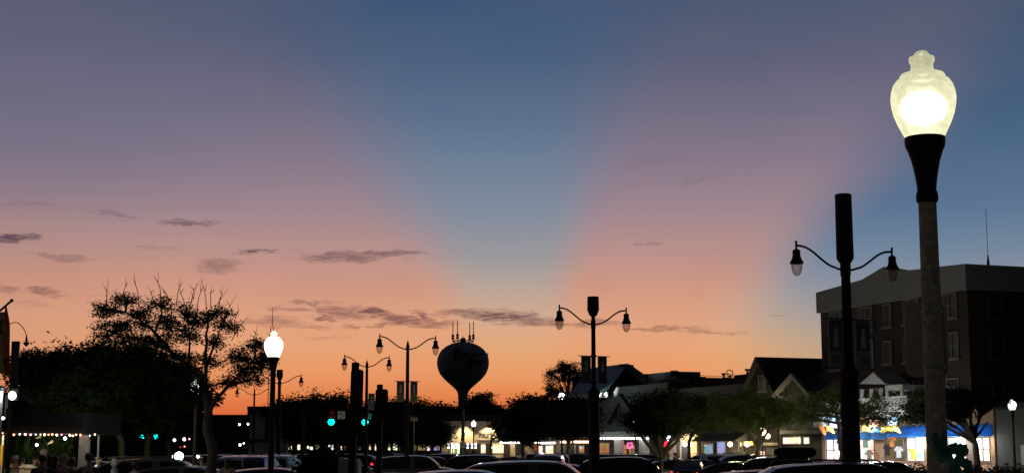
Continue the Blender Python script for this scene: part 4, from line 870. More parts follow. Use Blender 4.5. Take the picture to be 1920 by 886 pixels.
# ------------------------------------------------------------ signs, signals
def signpost(label, px, ytop, D, w, panel, lean=0):
    q = pt(px, 830, D); s = D / F; t_ = thing('sign_post', label, 'traffic sign', (q.x, D, 0), 'backs of traffic signs'); zt_ = pt(px, ytop, D).z
    MB().box(q.x - w * s / 2, q.x + w * s / 2, D - .06, D + .06, 0, zt_).build('post', MT['pole_black'], t_)
    x0, x1, y0, y1 = panel; a, c = pt(px, y1, D).z, pt(px, y0, D).z; xa, xb = q.x + x0 * s, q.x + x1 * s; r_ = .05; P_ = []
    for cx_, cz, a0 in ((xb - r_, c - r_, 0), (xa + r_, c - r_, 90), (xa + r_, a + r_, 180), (xb - r_, a + r_, 270)):
        for k in range(5): t = R(a0 + k * 22.5); P_.append((cx_ + r_ * math.cos(t), cz + r_ * math.sin(t)))
    MB().prism(P_[::-1], D - .095, D - .065).build('sign_panel', MT['sign_back2'], t_); return t_
m('sign_back2', (.07, .06, .05), .8, spec=.15)
sa = signpost('tall wide dark sign back on a thick post left of the twin lamp', 657, 679, 25, 13, (-7, 16.5, 692, 815)); sa.rotation_euler = (0, R(1.1), 0)
signpost('shorter sign back on a post right of the taller one', 711, 720, 31, 10.5, (-7.5, 16, 729, 784))
bo = thing('bollard', 'pale square bollard at the foot of the tall sign', 'bollard', (pt(656, 870, 26).x, 26, 0)); xa = pt(637, 870, 26).x; xb = pt(673.5, 870, 26).x; zb = pt(650, 859, 26).z
MB().box(xa, xb, 25.8, 26.4, 0, zb - .05).hexa([(xa, 25.8, zb - .05), (xb, 25.8, zb - .05), (xb, 26.4, zb - .05), (xa, 26.4, zb - .05), (xa + .03, 25.83, zb), (xb - .03, 25.83, zb), (xb - .03, 26.37, zb), (xa + .03, 26.37, zb)]).build('block', MT['cream_trim'], bo)
# back of sign and steel bands on the front lamp pole
lp = thing('pole_sign', 'rounded grey sign back strapped behind the front lamp pole', 'traffic sign', (hero.location.x, 9.95, 2.5))
P_ = []; s = 9.98 / F; xa, xb = pt(1697, 640, 9.98).x, pt(1777, 640, 9.98).x; za, zc_ = pt(1735, 706, 9.98).z, pt(1735, 568, 9.98).z; r_ = .06
for cx_, cz, a0 in ((xb - r_, zc_ - r_, 0), (xa + r_, zc_ - r_, 90), (xa + r_, za + r_, 180), (xb - r_, za + r_, 270)):
    for k in range(6): t = R(a0 + k * 18); P_.append((cx_ + r_ * math.cos(t), cz + r_ * math.sin(t)))
MB().prism(P_[::-1], 9.975, 9.985).build('sign_panel', MT['sign_back'], lp)
for y in (585, 688):
    z = pt(1745, y, 9.8).z; r = .079 - .021 * z / gz(376) + .003
    bnd = MB().lathe([(r - .002, z - .006), (r + .0015, z - .005), (r + .0015, z + .005), (r - .002, z + .006)], 32, (hero.location.x, 9.8, 0)).build('steel_band', MT['grey_metal'], lp, smooth=True)
    MB().box(hero.location.x - .02, hero.location.x + .02, 9.8 - r - .012, 9.8 - r - .001, z - .008, z + .008).build('buckle', MT['chrome'], bnd)
# teal bow tied round the front pole
rb = thing('ribbon_bow', 'crumpled teal ribbon bow tied around the front lamp pole', 'ribbon', (hero.location.x, 9.7, 1.9))
def sheetstrip(a, b_, w0, w1, bend, twist, nme, mat='teal_cloth', n_=14, k_=6):
    g = MB(); a, b_ = Vector(a), Vector(b_); d = b_ - a; up = Vector((d.z, 0, -d.x)).normalized()
    for side in (0, .006):
        for i in range(n_ + 1):
            f_ = i / n_; c_ = a + d * f_ + Vector((0, -bend * math.sin(math.pi * f_), .3 * bend * math.sin(math.pi * f_))); wd = (w0 + (w1 - w0) * math.sin(math.pi * min(1, f_ * 1.0)) if w1 > w0 else w0 + (w1 - w0) * f_); tw = twist * f_
            for j in range(k_ + 1):
                s_ = (j / k_ - .5) * wd; fold = .018 * math.sin(j * 2.6 + i * .7) + .012 * math.sin(i * 1.9 + j)
                g.v.append(tuple(c_ + up * (s_ * math.cos(tw)) + Vector((0, s_ * math.sin(tw) - fold - side, fold * .4))))
    N_ = (n_ + 1) * (k_ + 1)
    for i in range(n_):
        for j in range(k_):
            q = i * (k_ + 1) + j; g.f += [(q, q + 1, q + k_ + 2, q + k_ + 1), (N_ + q, N_ + q + k_ + 1, N_ + q + k_ + 2, N_ + q + 1)]
    return g.build(nme, MT[mat], rb, smooth=80)
P9 = lambda x, y, d=9.66: pt(x, y, d)
sheetstrip(P9(1776, 840), P9(1815, 848), .035, .085, .03, .35, 'bow_loop'); sheetstrip(P9(1767, 846), P9(1768, 806), .05, .012, .015, -.5, 'bow_loop')
sheetstrip(P9(1757, 838), P9(1812, 912), .04, .075, .03, .5, 'ribbon_tail'); sheetstrip(P9(1790, 856, 9.62), P9(1822, 880, 9.62), .03, .075, .02, -.5, 'ribbon_tail'); sheetstrip(P9(1748, 812, 9.68), P9(1760, 846, 9.66), .035, .05, .02, .2, 'ribbon_tail'); sheetstrip(P9(1757, 842, 9.64), P9(1778, 846, 9.62), .04, .045, .02, .2, 'knot')
sheetstrip(P9(1772, 868, 9.6), P9(1766, 912, 9.6), .035, .05, .02, .4, 'paper_tail', 'cream_trim')

def signal(label, px, py, D, scale=1.0, r=.15, grp='hanging green traffic signals'):
    q = pt(px, py, D); t_ = thing('traffic_signal', label, 'traffic light', (q.x, D, q.z), grp)
    MB().box(q.x - .18, q.x + .18, D, D + .25, q.z - .2, q.z + .85).build('housing', MT['black_metal'], t_)
    for i, mt in enumerate(('green_light', 'tail_off', 'tail_off')):
        z = q.z + i * .33; L_ = MB().lathe([(r, 0), (r * .95, .03), (r * .6, .06), (.01, .07)], 16); L_.v = [(q.x + x, D - zz_, z + y) for x, y, zz_ in L_.v]
        ln_ = L_.build('lamp', MT[mt], t_, smooth=True)
        vz = MB(); arc = [(q.x + math.cos(a) * .17, z + math.sin(a) * .17) for a in [math.pi * k / 8 for k in range(9)]]
        for k in range(8): (xa_, za_), (xb_, zb_) = arc[k], arc[k + 1]; vz.add([(xa_, D, za_), (xb_, D, zb_), (xb_, D - .2, zb_), (xa_, D - .2, za_)], [(0, 1, 2, 3), (3, 2, 1, 0)])
        vz.build('visor', MT['black_metal'], ln_)
    point('signal_glow', (q.x, D - .4, q.z), 2.5, (0, .9, .7), .1); return t_
signal('green traffic signal left of the tall sign post', 621, 790, 104, r=.22); signal('green traffic signal just right of the tall sign post', 684.5, 790.5, 104, r=.22)
signal('far green traffic signal under the dark left trees', 266.5, 818, 125, r=.18); signal('far green traffic signal right of its twin under the left trees', 292.5, 818, 125, r=.18)
ma = thing('signal_mast', 'long mast arm holding the two green signals over the street', 'mast arm', (pt(566, 860, 104.4).x, 104.4, 0)); za_ = pt(640, 769, 104.4).z
MB().tube([(ma.location.x, 104.4, 0), (ma.location.x, 104.4, za_ + .4)], [.16, .11], 10).build('post', MT['black_metal'], ma)
MB().tube([(ma.location.x, 104.4, za_), (pt(700, 770, 104.4).x, 104.4, za_ + .1)], [.1, .05], 8).build('arm', MT['black_metal'], ma)
def plate(label, cat, px0, px1, py0, py1, D, mat, post=True, name='road_sign'):
    a, c = pt(px0, py1, D), pt(px1, py0, D); t_ = thing(name, label, cat, ((a.x + c.x) / 2, D, 0))
    p_ = MB().box(a.x, c.x, D, D + .03, a.z, c.z).build('sign_panel', MT[mat], t_)
    if post: MB().tube([((a.x + c.x) / 2, D + .08, 0), ((a.x + c.x) / 2, D + .08, c.z)], .04, 6).build('post', MT['grey_metal'], t_)
    return t_, p_, a, c
m('sign_white', (.7, .68, .6), .6, emit=(.6, .5, .38), es=0.0); m('sign_green', (.03, .22, .16), .5)
t_, p_, a, c = plate('square no left turn sign beside the left green signal', 'traffic sign', 633.5, 647, 770.5, 784, 103.9, 'sign_white', False)
cx_, cz = (a.x + c.x) / 2, (a.z + c.z) / 2; g = MB(); pts = [(cx_ + math.cos(i * math.pi / 12) * .19, 103.88, cz + math.sin(i * math.pi / 12) * .19) for i in range(25)]
g.tube(pts, .022, 5, cap=False); g.tube([(cx_ - .13, 103.87, cz + .13), (cx_ + .13, 103.87, cz - .13)], .02, 5); g.build('ban_ring', MT['canopy_black'], p_)
MB().tube([(cx_ + .05, 103.88, cz - .13), (cx_ + .05, 103.88, cz + .04), (cx_ - .06, 103.88, cz + .06)], .03, 5).prism([(cx_ - .15, cz + .06), (cx_ - .05, cz + .14), (cx_ - .05, cz - .02)], 103.86, 103.89).build('arrow', MT['canopy_black'], p_)
spot('sign_fill', (cx_ - 1, 99, cz - 2.2), (cx_, 104, cz), 160, (1, .85, .65), 20, .1)  # added spot that brightens the sign; no lamp stands there
plate('small plain white sign beside the right green signal', 'traffic sign', 688.5, 696.5, 773.5, 784.5, 103.9, 'sign_white', False)
t_, p_, a, c = plate('small street sign with an orange and green half right of the banner lamp', 'street sign', 769, 783.5, 780, 789, 120, 'sign_green')
MB().box(a.x + .03, a.x + .27, 119.98, 119.999, a.z + .03, c.z - .03).build('orange_mark', MT['flag_orange'], p_); MB().box(a.x + .33, c.x - .05, 119.98, 119.999, a.z + .1, a.z + .2).build('white_line', MT['white_trim'], p_)
spot('sign_fill', (a.x - 2, 114, 3), (a.x, 120, c.z), 120, (1, .9, .7), 25, .1)  # added spot that brightens the street sign, without a lamp
t_, p_, a, c = plate('small pale parking sign in front of the bank', 'traffic sign', 862.5, 872, 828, 838.5, 150, 'sign_white')
MB().box(a.x + .08, c.x - .08, 149.98, 149.999, a.z + .35, a.z + .39).box(a.x + .08, c.x - .08, 149.98, 149.999, a.z + .22, a.z + .26).build('text_lines', MT['canopy_black'], p_)
plate('pale blank sign board on the block building corner', 'sign', 478, 487, 767, 791, 188, 'stucco')
up_ = thing('utility_pole', 'dark plain pole standing in front of the bank', 'pole', (pt(868, 850, 150.4).x, 150.4, 0)); MB().tube([(up_.location.x, 150.4, 0), (up_.location.x, 150.4, pt(868, 766, 150).z)], [.2, .15], 10).build('shaft', MT['bark'], up_)
fp = thing('flag_pole', 'short leaning pole with a small red flag right of the street lamp', 'flag pole', (pt(537, 860, 140).x, 140, 0)); q = pt(541, 792, 140)
MB().tube([(fp.location.x, 140, 0), (q.x, 140, q.z)], .07, 6).build('pole', MT['cream_trim'], fp); MB().prism([(q.x, q.z), (q.x, q.z - .35), (q.x - .4, q.z + .05), (q.x - .4, q.z + .35)], 139.98, 140.0).build('flag', MT['red'], fp)
db = thing('rooftop_bird_pole', 'thin pole topped by a small crossbar between tower and banner lamp', 'pole', (pt(827, 860, 190).x, 190, 0)); q = pt(827, 752, 190)
MB().tube([(q.x, 190, 0), (q.x, 190, q.z)], .08, 6).tube([(q.x - .25, 190, q.z + .05), (q.x + .25, 190, q.z + .05)], .09, 6).build('shaft', MT['dark_metal'], db)
for i, (px, py, D, rr, mt, lab) in enumerate(((327, 824, 160, .3, 'bulb_white', 'white porch light left of its two neighbours behind the headlight'), (345.5, 822.5, 160, .33, 'bulb_white', 'white porch light straight above the headlight'), (355, 822, 160, .18, 'bulb_pink', 'small pinkish light right of the white porch lights'),
        (449, 795, 150, .22, 'bulb_white', 'small white light among leaves left of the street lamp'), (465, 794, 150, .2, 'bulb_white', 'white light beside the block building'), (557, 813, 180, .14, 'bulb_cool', 'tiny white light on the dark treeline right of the street lamp'), (592, 812, 180, .1, 'bulb_cool', 'tiny light left of the far acorn lamp'), (717.5, 808, 170, .12, 'bulb_cool', 'tiny white light left of the banner lamp pole'),
        (783, 802, 170, .2, 'bulb_pink', 'small lavender light in the trees right of the banner lamp'), (802, 826, 170, .18, 'bulb_cool', 'small white light low near the far hall'), (832, 786.5, 180, .14, 'bulb_warm', 'tiny warm light at the corner of the bank roof'), (848, 830, 150, .1, 'bulb_cool', 'tiny bluish light at the far left of the bank'), (1008, 822, 130, .14, 'bulb_cool', 'small light under the lamp left of the cafe'),
        (338, 837, 150, .12, 'red_light', 'tiny red light above the bright headlight'), (346, 836, 150, .14, 'bulb_red', 'second tiny red light above the bright headlight'), (1125, 775, 150, .22, 'bulb_warm', 'small warm light on the balcony beside the middle lamp'), (450, 833, 160, .25, 'bulb_white', 'white light under the trees above the pale parked vans'), (457, 830, 160, .16, 'bulb_white', 'smaller white light right of the one above the vans'))):
    q = pt(px, py, D); o = tag(MB().ball((0, 0, 0), rr, 8, 6).build('light', MT[mt], smooth=True), lab, 'light'); o.location = (q.x, D, q.z); o.scale = (.5, .5, .5)
# ------------------------------------------------------------ trees
def np_mesh(name, verts, quads, mat, parent, off):
    me = bpy.data.meshes.new(name); nv, nf = len(verts), len(quads)
    me.vertices.add(nv); me.vertices.foreach_set('co', (verts - np.array(off, dtype=np.float64)).astype(np.float32).ravel())
    me.loops.add(nf * 4); me.loops.foreach_set('vertex_index', quads.astype(np.int32).ravel())
    me.polygons.add(nf); me.polygons.foreach_set('loop_start', np.arange(0, nf * 4, 4, dtype=np.int32)); me.polygons.foreach_set('loop_total', np.full(nf, 4, dtype=np.int32))
    me.update(calc_edges=True); me.materials.append(mat); o = bpy.data.objects.new(name, me); C.objects.link(o)
    if parent: o.parent = parent
    return o
def leaves(cent, n_per, sig, size, flat=.7, rng=RNG):
    cent = np.array(cent); n = len(cent) * n_per
    p = np.repeat(cent, n_per, axis=0) + rng.normal(size=(n, 3)) * np.array([sig, sig, sig * flat])
    a = rng.normal(size=(n, 3)); a[:, 2] *= .55; a /= np.linalg.norm(a, axis=1)[:, None]
    b = rng.normal(size=(n, 3)); b -= a * (a * b).sum(1)[:, None]; b /= np.linalg.norm(b, axis=1)[:, None]
    s = size * rng.uniform(.6, 1.35, (n, 1))
    v = np.stack([p - a * s, p - b * s * .36 + a * s * .1, p + a * s, p + b * s * .36 + a * s * .1], 1).reshape(-1, 3)
    return v, np.arange(n * 4).reshape(-1, 4)
def tree(name, label, base, D, trunk, lobes, nclus, nleaf, sig, leafsz, mat='leaf', grp=None, depth=1.0, twigs=(), tr=.16, flat=.7, seed=1, forks=None, branchr=.05, main=None):
    """base = photo x of the foot; trunk = photo points up to the fork; lobes = photo ellipses of the crown"""
    rng = np.random.default_rng(seed); s = D / F
    q = pt(base, 860, D); t_ = thing(name, label, 'tree', (q.x, D, 0), grp)
    tp_ = [Vector((q.x, D, 0))] + [pt(x, y, D) for x, y in trunk]; tb = MB()
    # resample the trunk with slight wander
    pts, rad = [], []
    for i in range(len(tp_) - 1):
        for k in range(4):
            f_ = k / 4; pts.append(tp_[i].lerp(tp_[i + 1], f_) + Vector(rng.normal(size=3) * tr * .12) * (1 if i + k else 0))
    pts.append(tp_[-1]); n = len(pts); rad = [tr * (1.25 - .55 * min(1, i / 3)) * (1 - .35 * i / n) for i in range(n)]
    tb.tube(pts, rad, 8); fork = tp_[-1]; cents = []
    mpts = []
    for P_, r0 in (main or []):
        Q = [pt(x, y, D) for x, y in P_]; QQ = []
        for i in range(len(Q) - 1):
            for k in range(3): QQ.append(Q[i].lerp(Q[i + 1], k / 3) + Vector(rng.normal(size=3)) * r0 * .25)
        QQ.append(Q[-1]); tb.tube(QQ, [r0 * (1 - .75 * i / (len(QQ) - 1)) for i in range(len(QQ))], 7); mpts += QQ[2:]
    area = [a[2] * a[3] for a in lobes]; tot = sum(area)
    for li, (cx, cy, rx, ry) in enumerate(lobes):
        off = rng.uniform(-.5, .5) * rx * s * depth if len(lobes) > 1 else 0
        c = pt(cx, cy, D); c.y += off; start = pts[int(n * (.62 + .37 * rng.random()))] if li else fork
        mid = (start + c) / 2 + Vector((0, 0, .12 * (c - start).length)) + Vector(rng.normal(size=3)) * .08 * (c - start).length
        limb = [(1 - t) ** 2 * start + 2 * t * (1 - t) * mid + t * t * c for t in [i / 8 for i in range(9)]]
        r0 = tr * .5
        if mpts:
            start = min(mpts, key=lambda p: (p - c).length + max(0, p.z - c.z) * 2); c.y = start.y + off * .5
            mid = (start + c) / 2 + Vector(rng.normal(size=3)) * .1 * (c - start).length; limb = [(1 - t) ** 2 * start + 2 * t * (1 - t) * mid + t * t * c for t in [i / 8 for i in range(9)]]; r0 = .04
        tb.tube(limb, [r0 * (1 - .7 * i / 8) for i in range(9)], 6)
        k = max(3, int(nclus * area[li] / tot)); rr = []
        while len(rr) < k:
            v = rng.uniform(-1.3, 1.3, 3)
            d = np.linalg.norm(v)
            if (d < 1 or (d < 1.3 and rng.random() < .22)) and rng.random() < .35 + .65 * d: rr.append(v)
        for v in rr:
            e = c + Vector((v[0] * rx * s, v[1] * rx * s * depth, v[2] * ry * s)); st = limb[int(rng.integers(3, 9))]
            md = (st + e) / 2 + Vector((0, 0, .1)) * (e - st).length + Vector(rng.normal(size=3)) * .1 * (e - st).length
            br = [(1 - t) ** 2 * st + 2 * t * (1 - t) * md + t * t * e for t in [i / 4 for i in range(5)]]
            tb.tube(br, [branchr * (1 - .8 * i / 4) for i in range(5)], 4, cap=False)
            for bi in (3, 4): cents.append(tuple(br[bi] + Vector(rng.normal(size=3)) * sig * .3))
    for tw in twigs:
        P_ = [pt(x, y, D) for x, y in tw]; tb.tube(P_, [.014 * (1 - .75 * i / max(1, len(P_) - 1)) for i in range(len(P_))], 4, cap=False)
    tb.build('trunk', MT['bark'], t_, smooth=60)
    v, f = leaves(cents, nleaf, sig, leafsz, flat, rng)
    np_mesh('crown', v, f, MT[mat], t_, t_.location); return t_

# the big half bare honey locust on the left
rg_ = random.Random(5); tw = []
for x, y, h in ((200, 560, 40), (232, 545, 26), (258, 545, 34), (300, 540, 34), (315, 560, 28), (352, 575, 44), (372, 560, 40), (386, 560, 42), (404, 575, 36), (424, 585, 34), (440, 600, 30), (185, 590, 26), (344, 560, 30), (362, 552, 26), (412, 560, 26), (476, 632, 22), (500, 640, 26), (286, 556, 22), (176, 620, 14), (218, 556, 18), (334, 545, 24), (395, 556, 20), (450, 610, 18)):
    lean = rg_.uniform(-.6, .6) + (x - 310) / 420; P_ = [(x - lean * 18, y + 28), (x, y)]; cx_, cy_ = x, y
    for k in range(3): cx_ += (lean + rg_.uniform(-.35, .35)) * h / 3; cy_ -= h / 3; P_.append((cx_, cy_))
    tw.append(P_)
    mx_, my_ = P_[2]; tw.append([(mx_, my_), (mx_ + rg_.uniform(4, 9) * rg_.choice((-1, 1)), my_ - h * .35)])
tree('honey_locust', 'tall half bare honey locust left of the blazing acorn lamp', 403, 44, [(398, 850), (392, 800), (388, 752)],
     [(200, 582, 22, 16), (240, 562, 30, 10), (262, 590, 30, 12), (218, 610, 34, 12), (300, 572, 18, 14), (312, 600, 26, 12), (198, 632, 26, 8), (250, 634, 34, 10), (300, 640, 30, 14), (348, 586, 24, 14), (372, 602, 26, 12), (404, 590, 22, 12), (424, 612, 24, 12), (356, 632, 24, 14), (398, 640, 26, 10), (340, 668, 30, 12), (384, 676, 26, 10), (446, 668, 30, 14), (480, 646, 22, 12), (488, 682, 26, 18), (456, 696, 34, 14), (420, 716, 26, 10), (340, 704, 34, 14), (478, 712, 20, 9), (182, 612, 10, 6), (356, 752, 26, 10), (366, 728, 26, 20), (268, 612, 40, 6), (330, 615, 30, 6), (186, 575, 10, 8), (424, 590, 14, 6), (500, 665, 10, 20)],
     460, 27, .12, .045, 'leaf_dark', twigs=tw, main=[([(390, 760), (380, 720), (352, 688), (318, 655), (290, 625), (262, 600), (235, 585)], .095), ([(388, 752), (386, 710), (386, 660), (388, 610), (392, 580)], .07), ([(392, 770), (405, 745), (430, 722), (452, 700), (478, 672)], .075), ([(386, 690), (400, 650), (416, 612)], .05), ([(352, 688), (356, 650), (352, 605)], .05), ([(318, 655), (270, 640), (215, 622)], .045), ([(430, 722), (465, 712), (490, 700)], .05), ([(290, 625), (300, 595), (305, 570)], .04)], tr=.24, flat=.6, seed=11, branchr=.017)
tree('broad_tree', 'broad dark tree over the black canopy at the far left', 232, 57, [(230, 840), (215, 790)],
     [(85, 735, 58, 50), (70, 690, 34, 22), (130, 690, 60, 40), (190, 690, 60, 34), (160, 740, 80, 56), (120, 790, 60, 30), (55, 680, 28, 16)], 620, 52, .24, .085, 'leaf_dark', tr=.2, seed=12, branchr=.03)
tree('broad_tree', 'dense dark tree under the half bare locust with several trunks below', 276, 59, [(276, 840), (280, 800)],
     [(250, 690, 80, 46), (310, 730, 70, 50), (230, 760, 80, 56), (310, 785, 52, 24), (340, 715, 36, 30), (200, 720, 70, 60)], 620, 52, .24, .085, 'leaf_dark', tr=.2, seed=13, branchr=.03)
tree('street_tree', 'low tree with an arching limb left of the locust trunk', 318, 61, [(318, 850), (312, 808)], [(330, 765, 46, 22), (290, 780, 50, 26), (365, 745, 34, 26)], 200, 18, .18, .12, 'leaf_dark', tr=.16, seed=14)
# trees along the far side of the avenue and beyond
far = [(545, 150, 770, 34, 20, 0), (590, 160, 768, 34, 22, 1), (632, 150, 772, 32, 26, 2), (572, 140, 795, 44, 26, 3), (630, 145, 800, 46, 26, 4), (700, 170, 775, 30, 22, 5), (735, 160, 780, 30, 24, 6), (690, 160, 802, 44, 26, 7),
       (752, 165, 774, 20, 18, 8), (783, 160, 776, 26, 18, 9), (812, 175, 778, 24, 14, 10), (760, 150, 802, 44, 26, 11), (810, 160, 808, 30, 22, 12), (840, 185, 778, 20, 12, 13)]
labs = ['dark round treeline crown just right of the street lamp', 'dark treeline crown behind the left green signal', 'dark treeline crown just left of the tall sign post', 'lower dark tree under the treeline right of the street lamp', 'lower dark tree below the no left turn sign', 'dark treeline crown between the two sign posts', 'dark treeline crown right of the shorter sign post', 'lower dark tree behind the two sign posts', 'treeline crown touching the banner lamp pole', 'treeline crown right of the banner lamp pole', 'small treeline crown behind the thin crossbar pole', 'lower dark tree behind the banner lamp foot', 'lower dark tree between the banner lamp and the bank', 'small crown left of the water tower foot']
for (x, D, y, rx, ry, sd), lab in zip(far, labs):
    tree('street_tree', lab, x, D, [(x, 845), (x - 2, 825)], [(x, y, rx, ry), (x - rx * .5, y + 8, rx * .6, ry * .8), (x + rx * .5, y + 8, rx * .6, ry * .8), (x + 3, y - ry * .3, rx * .4, ry * .9), (x - rx * .35, y - 2, rx * .35, ry * .8)], 180, 30, .45, .17, 'leaf_dark', 'trees closing the avenue', tr=.2, seed=20 + sd, branchr=.05)
tree('shade_tree', 'dark round tree in front of the water tower stem', 905, 200, [(905, 840), (903, 800)], [(905, 772, 36, 20), (868, 776, 18, 16), (892, 776, 22, 20), (895, 752, 22, 12), (925, 774, 24, 14), (906, 745, 16, 6), (946, 782, 16, 9)], 300, 30, .45, .19, 'leaf_dark', tr=.3, seed=41, branchr=.06)
tree('pine_tree', 'open crowned pine with sky gaps left of the middle twin lamp', 1058, 165, [(1058, 800), (1062, 770), (1066, 740)], [(1052, 690, 26, 10), (1038, 700, 16, 12), (1070, 690, 16, 14), (1085, 705, 12, 22), (1030, 722, 9, 10), (1050, 735, 20, 10), (1078, 728, 12, 16), (1062, 708, 22, 5), (1030, 735, 8, 8)], 130, 32, .26, .12, 'leaf_dark', tr=.22, seed=42, flat=.5, branchr=.06)
mid = [(980, 120, [(988, 765, 30, 18), (975, 788, 24, 20), (1005, 790, 40, 26), (982, 816, 26, 14), (1010, 760, 24, 14)], 'leaf_dark', 'spreading dark tree overlapping the right end of the bank', 43, 340),
       (1065, 115, [(1030, 765, 40, 18), (1060, 780, 48, 26), (1095, 775, 28, 24), (1040, 800, 44, 16), (1090, 805, 34, 12), (1070, 760, 36, 14)], 'leaf_dark', 'wide dark tree in front of the cafe left of the middle twin lamp', 44, 380),
       (920, 140, [(940, 795, 14, 12), (950, 812, 14, 10)], 'leaf_dark', 'small tree at the bank sign with lit leaf edge', 45, 70),
       (1240, 90, [(1240, 770, 60, 34), (1200, 785, 42, 28), (1290, 780, 44, 32), (1240, 800, 60, 16), (1320, 770, 34, 28), (1215, 755, 34, 20), (1270, 750, 34, 16)], 'leaf_dark', 'dark wide tree with a forked trunk before the restaurant', 46, 520),
       (1292, 98, [(1310, 790, 34, 20), (1335, 765, 40, 24)], 'leaf_dark', 'slim tree left of the brown porch door', 47, 140),
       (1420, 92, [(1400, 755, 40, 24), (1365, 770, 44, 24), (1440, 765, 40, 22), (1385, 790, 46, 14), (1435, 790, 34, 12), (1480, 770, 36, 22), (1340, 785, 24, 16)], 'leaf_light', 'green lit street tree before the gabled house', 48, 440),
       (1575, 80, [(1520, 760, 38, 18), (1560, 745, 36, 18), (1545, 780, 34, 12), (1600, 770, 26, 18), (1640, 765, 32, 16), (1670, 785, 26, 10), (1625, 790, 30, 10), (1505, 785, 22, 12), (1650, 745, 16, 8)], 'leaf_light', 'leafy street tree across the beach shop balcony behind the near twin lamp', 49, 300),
       (1833, 76, [(1722, 760, 30, 16), (1704, 784, 22, 9), (1760, 748, 36, 22), (1810, 745, 46, 18), (1860, 750, 36, 14), (1745, 784, 24, 8), (1785, 772, 26, 9), (1725, 738, 22, 10)], 'leaf_dark', 'dark leafy tree with a bent trunk before the sloping blue awning', 50, 420)]
trk = {46: [(1240, 862), (1238, 845)], 47: [(1292, 830), (1298, 810)], 48: [(1420, 850), (1424, 800)], 49: [(1577, 850), (1572, 800), (1568, 775)], 50: [(1833, 850), (1828, 830), (1820, 808)]}
for x, D, lb, mt, lab, sd, nc in mid:
    nc = {49: 160, 48: 330, 50: 260, 46: 520, 43: 420, 44: 460}.get(sd, nc)
    tree('street_tree', lab, x, D, trk.get(sd, [(x, 845), (x + 2, 818)]), lb, nc, {49: 22, 48: 34, 50: 26, 46: 40}.get(sd, 30), .2 if sd >= 46 else .3, .075 if sd >= 46 else .14, mt, 'street trees before the shops', tr=.19, seed=sd, branchr=.035, flat=.6,
         twigs=([[(1240, 850), (1215, 828), (1203, 815)], [(1240, 850), (1268, 825), (1285, 808)], [(1240, 852), (1238, 830), (1236, 812)], [(1241, 845), (1255, 832), (1262, 815)]] if sd == 46 else ()))
# thicker forked limbs for the two trees whose trunks read clearly
def limbs(tree_label, D, polys):
    for o in bpy.data.objects:
        if o.get('label') == tree_label:
            g = MB()
            for P_, r0 in polys:
                Q = [pt(x, y, D) for x, y in P_]; g.tube(Q, [r0 * (1 - .6 * i / (len(Q) - 1)) for i in range(len(Q))], 7)
            g.build('limb', MT['bark'], o, smooth=60)
limbs('dark wide tree with a forked trunk before the restaurant', 90, [([(1236, 858), (1222, 840), (1206, 822), (1196, 810)], .16), ([(1240, 856), (1240, 838), (1238, 815)], .15), ([(1243, 858), (1252, 842), (1268, 828), (1282, 808)], .16)])
limbs('dark leafy tree with a bent trunk before the sloping blue awning', 76, [([(1833, 870), (1829, 830), (1820, 806), (1806, 790), (1790, 778)], .17), ([(1826, 822), (1840, 806), (1852, 790)], .09), ([(1820, 806), (1812, 795), (1780, 785)], .08), ([(1829, 818), (1826, 800), (1838, 785)], .07)])
# round dark bushes and hedge between the cars
def bush(name, label, px, D, w, h, n, mat='leaf_dark', seed=3, cat='bush'):
    rng = np.random.default_rng(seed); q = pt(px, 860, D); t_ = thing(name, label, cat, (q.x, D, 0)); c = []
    while len(c) < n:
        v = rng.uniform(-1, 1, 3)
        if np.linalg.norm(v) < 1: c.append((q.x + v[0] * w, D + v[1] * w, h * .52 + v[2] * h * .47))
    v, f = leaves(c, 40, .12, .07, .8, rng); np_mesh('foliage', v, f, MT[mat], t_, t_.location)
    tb = MB()
    for e in c[:24]: tb.tube([(q.x, D, 0), (q.x + (e[0] - q.x) * .4, D + (e[1] - D) * .4, e[2] * .6), e], [.03, .02, .008], 4)
    tb.build('stem', MT['bark'], t_); return t_
zb = pt(600, 846, 30).z
bush('round_bush', 'big round dark bush left of the pale bollard', 600, 30, .5, zb, 420, seed=61)
hd = thing('hedge', 'long clipped dark hedge along the median at the right', 'hedge', W(50, 30, 0)); rng = np.random.default_rng(70); c = []
for i in range(2600):
    u = rng.uniform(22, 56); c.append(tuple(W(u, 30 + rng.uniform(-.45, .45), rng.uniform(.2, 1.45))))
v, f = leaves(c, 16, .12, .07, .8, rng); np_mesh('foliage', v, f, MT['leaf_dark'], hd, hd.location)
MB().ubox(22, 56, 29.7, 30.3, .13, 1.35).build('inner_twigs', MT['bark'], hd)
pm = thing('palm_tree', 'small palm on the skyline above the pale parked vans', 'palm tree', (pt(437, 860, 185).x, 185, 0)); q = pt(437, 783, 185); g = MB()
MB().tube([(q.x, 185, 0), (q.x, 185, q.z)], [.16, .12], 6).build('trunk', MT['bark'], pm)
for k in range(16):
    a = k * math.pi / 8 + .2; P_ = [q + Vector((math.cos(a) * r * 1.5, math.sin(a) * r * 1.5, .75 * r - .95 * r * r + (k % 3) * .12 * r)) for r in (0, .35, .7, 1.0, 1.2)]
    g.tube(P_, [.03, .14, .12, .08, .02], 4)
g.build('fronds', MT['leaf_dark'], pm)
# added fill points, no lamps modelled, brighten the undersides of some crowns
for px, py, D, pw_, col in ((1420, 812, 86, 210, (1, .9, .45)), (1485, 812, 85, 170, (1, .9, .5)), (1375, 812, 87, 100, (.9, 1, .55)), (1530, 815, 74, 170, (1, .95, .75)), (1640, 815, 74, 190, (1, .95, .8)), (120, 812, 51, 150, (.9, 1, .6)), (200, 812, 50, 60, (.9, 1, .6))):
    q = pt(px, py, D); point('crown_fill', q, pw_, col, .4)
